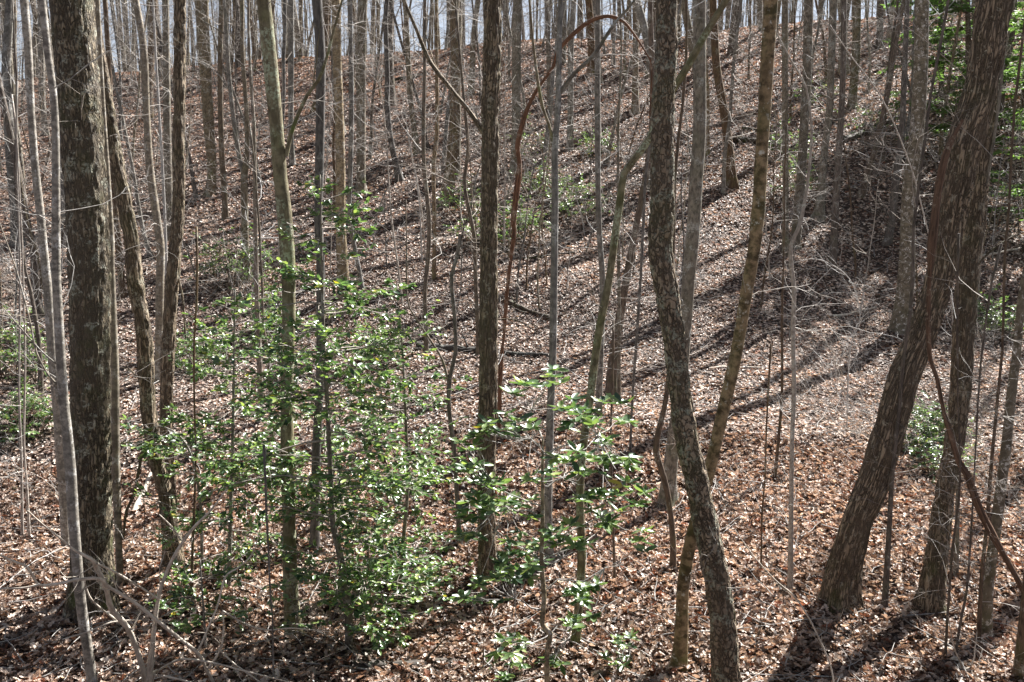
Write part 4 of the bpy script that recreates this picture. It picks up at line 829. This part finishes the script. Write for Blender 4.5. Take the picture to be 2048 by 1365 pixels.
OR2 = ['first', 'second', 'third', 'fourth', 'fifth', 'sixth', 'seventh', 'eighth', 'ninth', 'tenth', 'eleventh', 'twelfth', 'thirteenth', 'fourteenth', 'fifteenth', 'sixteenth', 'seventeenth', 'eighteenth', 'nineteenth', 'twentieth']
for (nm, side, band), lst in gs.items():
    for q, (_, r_, Hs, k) in enumerate(sorted(lst, key=lambda t: t[0])):
        tag(r_, f"{'tall' if Hs > 5 else 'short'} wispy sapling {band}, {OR2[min(q, 19)]} {side} of {nm}", 'sapling', 'wispy saplings on the slope')
gb = collections.defaultdict(list)
for r_, u, v, size, k in gen:
    best = min(marks, key=lambda m_: abs(np.interp(v, [p[1] for p in m_[1]], [p[0] for p in m_[1]]) - u))
    mx = np.interp(v, [p[1] for p in best[1]], [p[0] for p in best[1]]); band = 'at the ridge' if v < ridge_y(u) + 60 else 'high on the slope' if v < ridge_y(u) + 170 else 'midway up'
    gb[(best[0], 'left' if u < mx else 'right', band)].append((abs(u - mx), r_, size, k))
ORD = ['nearest', 'second', 'third', 'fourth', 'fifth', 'sixth', 'seventh', 'eighth', 'ninth', 'tenth', 'eleventh', 'twelfth', 'thirteenth', 'fourteenth', 'fifteenth', 'sixteenth', 'seventeenth', 'eighteenth', 'nineteenth', 'twentieth']
for (nm, side, band), lst in gb.items():
    for q, (_, r_, size, k) in enumerate(sorted(lst, key=lambda t: t[0])):
        tag(r_, f'{size} bare trunk {band}, {ORD[min(q, 19)]} {side} of {nm}', 'tree', G)
# ridge crowd
def single(H, r, kind):
    P = wig((0, 0, -.3), (rng.normal(0, .05), 0, 1), H, 12, .05, .06); R = np.linspace(r, r * .3, 12); A, B = interp_path(P, R, .8); t = crown_mesh(A, B, 1.1, True, 2.4, 1.4, lr=.012); t.twmi = 1; t.tube(A, B, 7); return t.mesh('ridge_tree', [M[kind], M['twigdark']])
RS = [single(15, r, k) for r in (.04, .06, .1, .14) for k in ('generic', 'grey')]
for k in range(125):
    y = rng.uniform(43, 62); x = rng.uniform(-.54, .54) * y; o = bpy.data.objects.new('ridge_tree', RS[rng.integers(8)]); C.link(o)
    o.location = (x, y, ground(x, y)); f = rng.uniform(.7, 1.3); o.scale = (f, f, rng.uniform(.85, 1.2)); o.rotation_euler = (rng.normal(0, .03), rng.normal(0, .03), rng.uniform(0, 6.28))
    tag(o, 'slender bare tree in the crowd of trunks along the ridge skyline', 'tree', 'crowded trees along the ridge')
wd = MB()
for k in range(620):
    y = rng.uniform(50, 110); x = rng.uniform(-.56, .56) * y; r = rng.choice([.035, .06, .09, .13]); b = np.array([x, y, float(ground(x, y, False)) - .3])
    P = wig(b, (0, 0, 1), 17, 9, .03, .06); wd.twig(P, r, r * .3, 6)
    for _ in range(5):
        q = rng.integers(2, 8); bough(wd, P[q], (rng.normal(), rng.normal(), .8), rng.uniform(1, 3.), r * .2, 1, .12, .05, 3)
tag(wd.build('distant_woods', M['grey']), 'hazy mass of bare woods beyond the ridge', 'woods', kind='stuff')

# unseen trees outside the frame, added to cast shadow stripes on the slope, and the small stuff on the forest floor
wo = MB()
for k in range(48):
    y = rng.uniform(9, 40); x = .56 * y + 1.2 + rng.uniform(0, 13) * (y / 44 + .35); r_ = rng.choice([.07, .1, .15, .19]); b = np.array([x, y, float(ground(x, y, False)) - .2])
    P = wig(b, (0, 0, 1), rng.uniform(13, 19), 10, .04, .06); wo.twig(P, r_, r_ * .5, 9)
    for _ in range(1): q = rng.integers(4, 9); bough(wo, P[q], (rng.normal(), rng.normal(), .9), rng.uniform(1, 3), r_ * .25, 1, .12, .05, 3)
tag(wo.build('unseen_shadow_woods', M['grey']), 'unseen bare woods beyond the right side, added for their shadows', 'woods', kind='stuff')
tl = MB()
for k in range(1100):
    y = 8 + 34 * rng.random() ** 1.3; x = rng.uniform(-.54, .54) * y; a = rng.uniform(0, PI); L_ = rng.uniform(.15, 1.0) * (1 + (rng.random() < .1)); t_ = np.linspace(-.5, .5, 5) * L_
    px_ = x + math.cos(a) * t_ + rng.normal(0, .03, 5) * L_; py_ = y + math.sin(a) * t_ + rng.normal(0, .03, 5) * L_; pz = ground(px_, py_) + .05 + rng.uniform(0, .1) * np.linspace(0, 1, 5)
    tl.twig(np.stack([px_, py_, pz], -1), rng.uniform(.004, .011), .003, 4)
tag(tl.build('twig_litter', M['twigdark']), 'fallen twigs strewn over the leaves', 'twig litter', kind='stuff')
sl = MB()
for k in range(300):
    y = 8.5 + 30 * rng.random() ** 1.2; x = rng.uniform(-.54, .54) * y; b = (x, y, float(ground(x, y)) - .02)
    bough(sl, b, (rng.normal(0, .25), rng.normal(0, .25), 1), rng.uniform(.25, 1.1), rng.uniform(.003, .006), 1, .13, .05, 3, 3)
tag(sl.build('seedling_stems', M['brown']), 'wiry seedling stems sprouting everywhere from the leaves', 'undergrowth', kind='stuff')
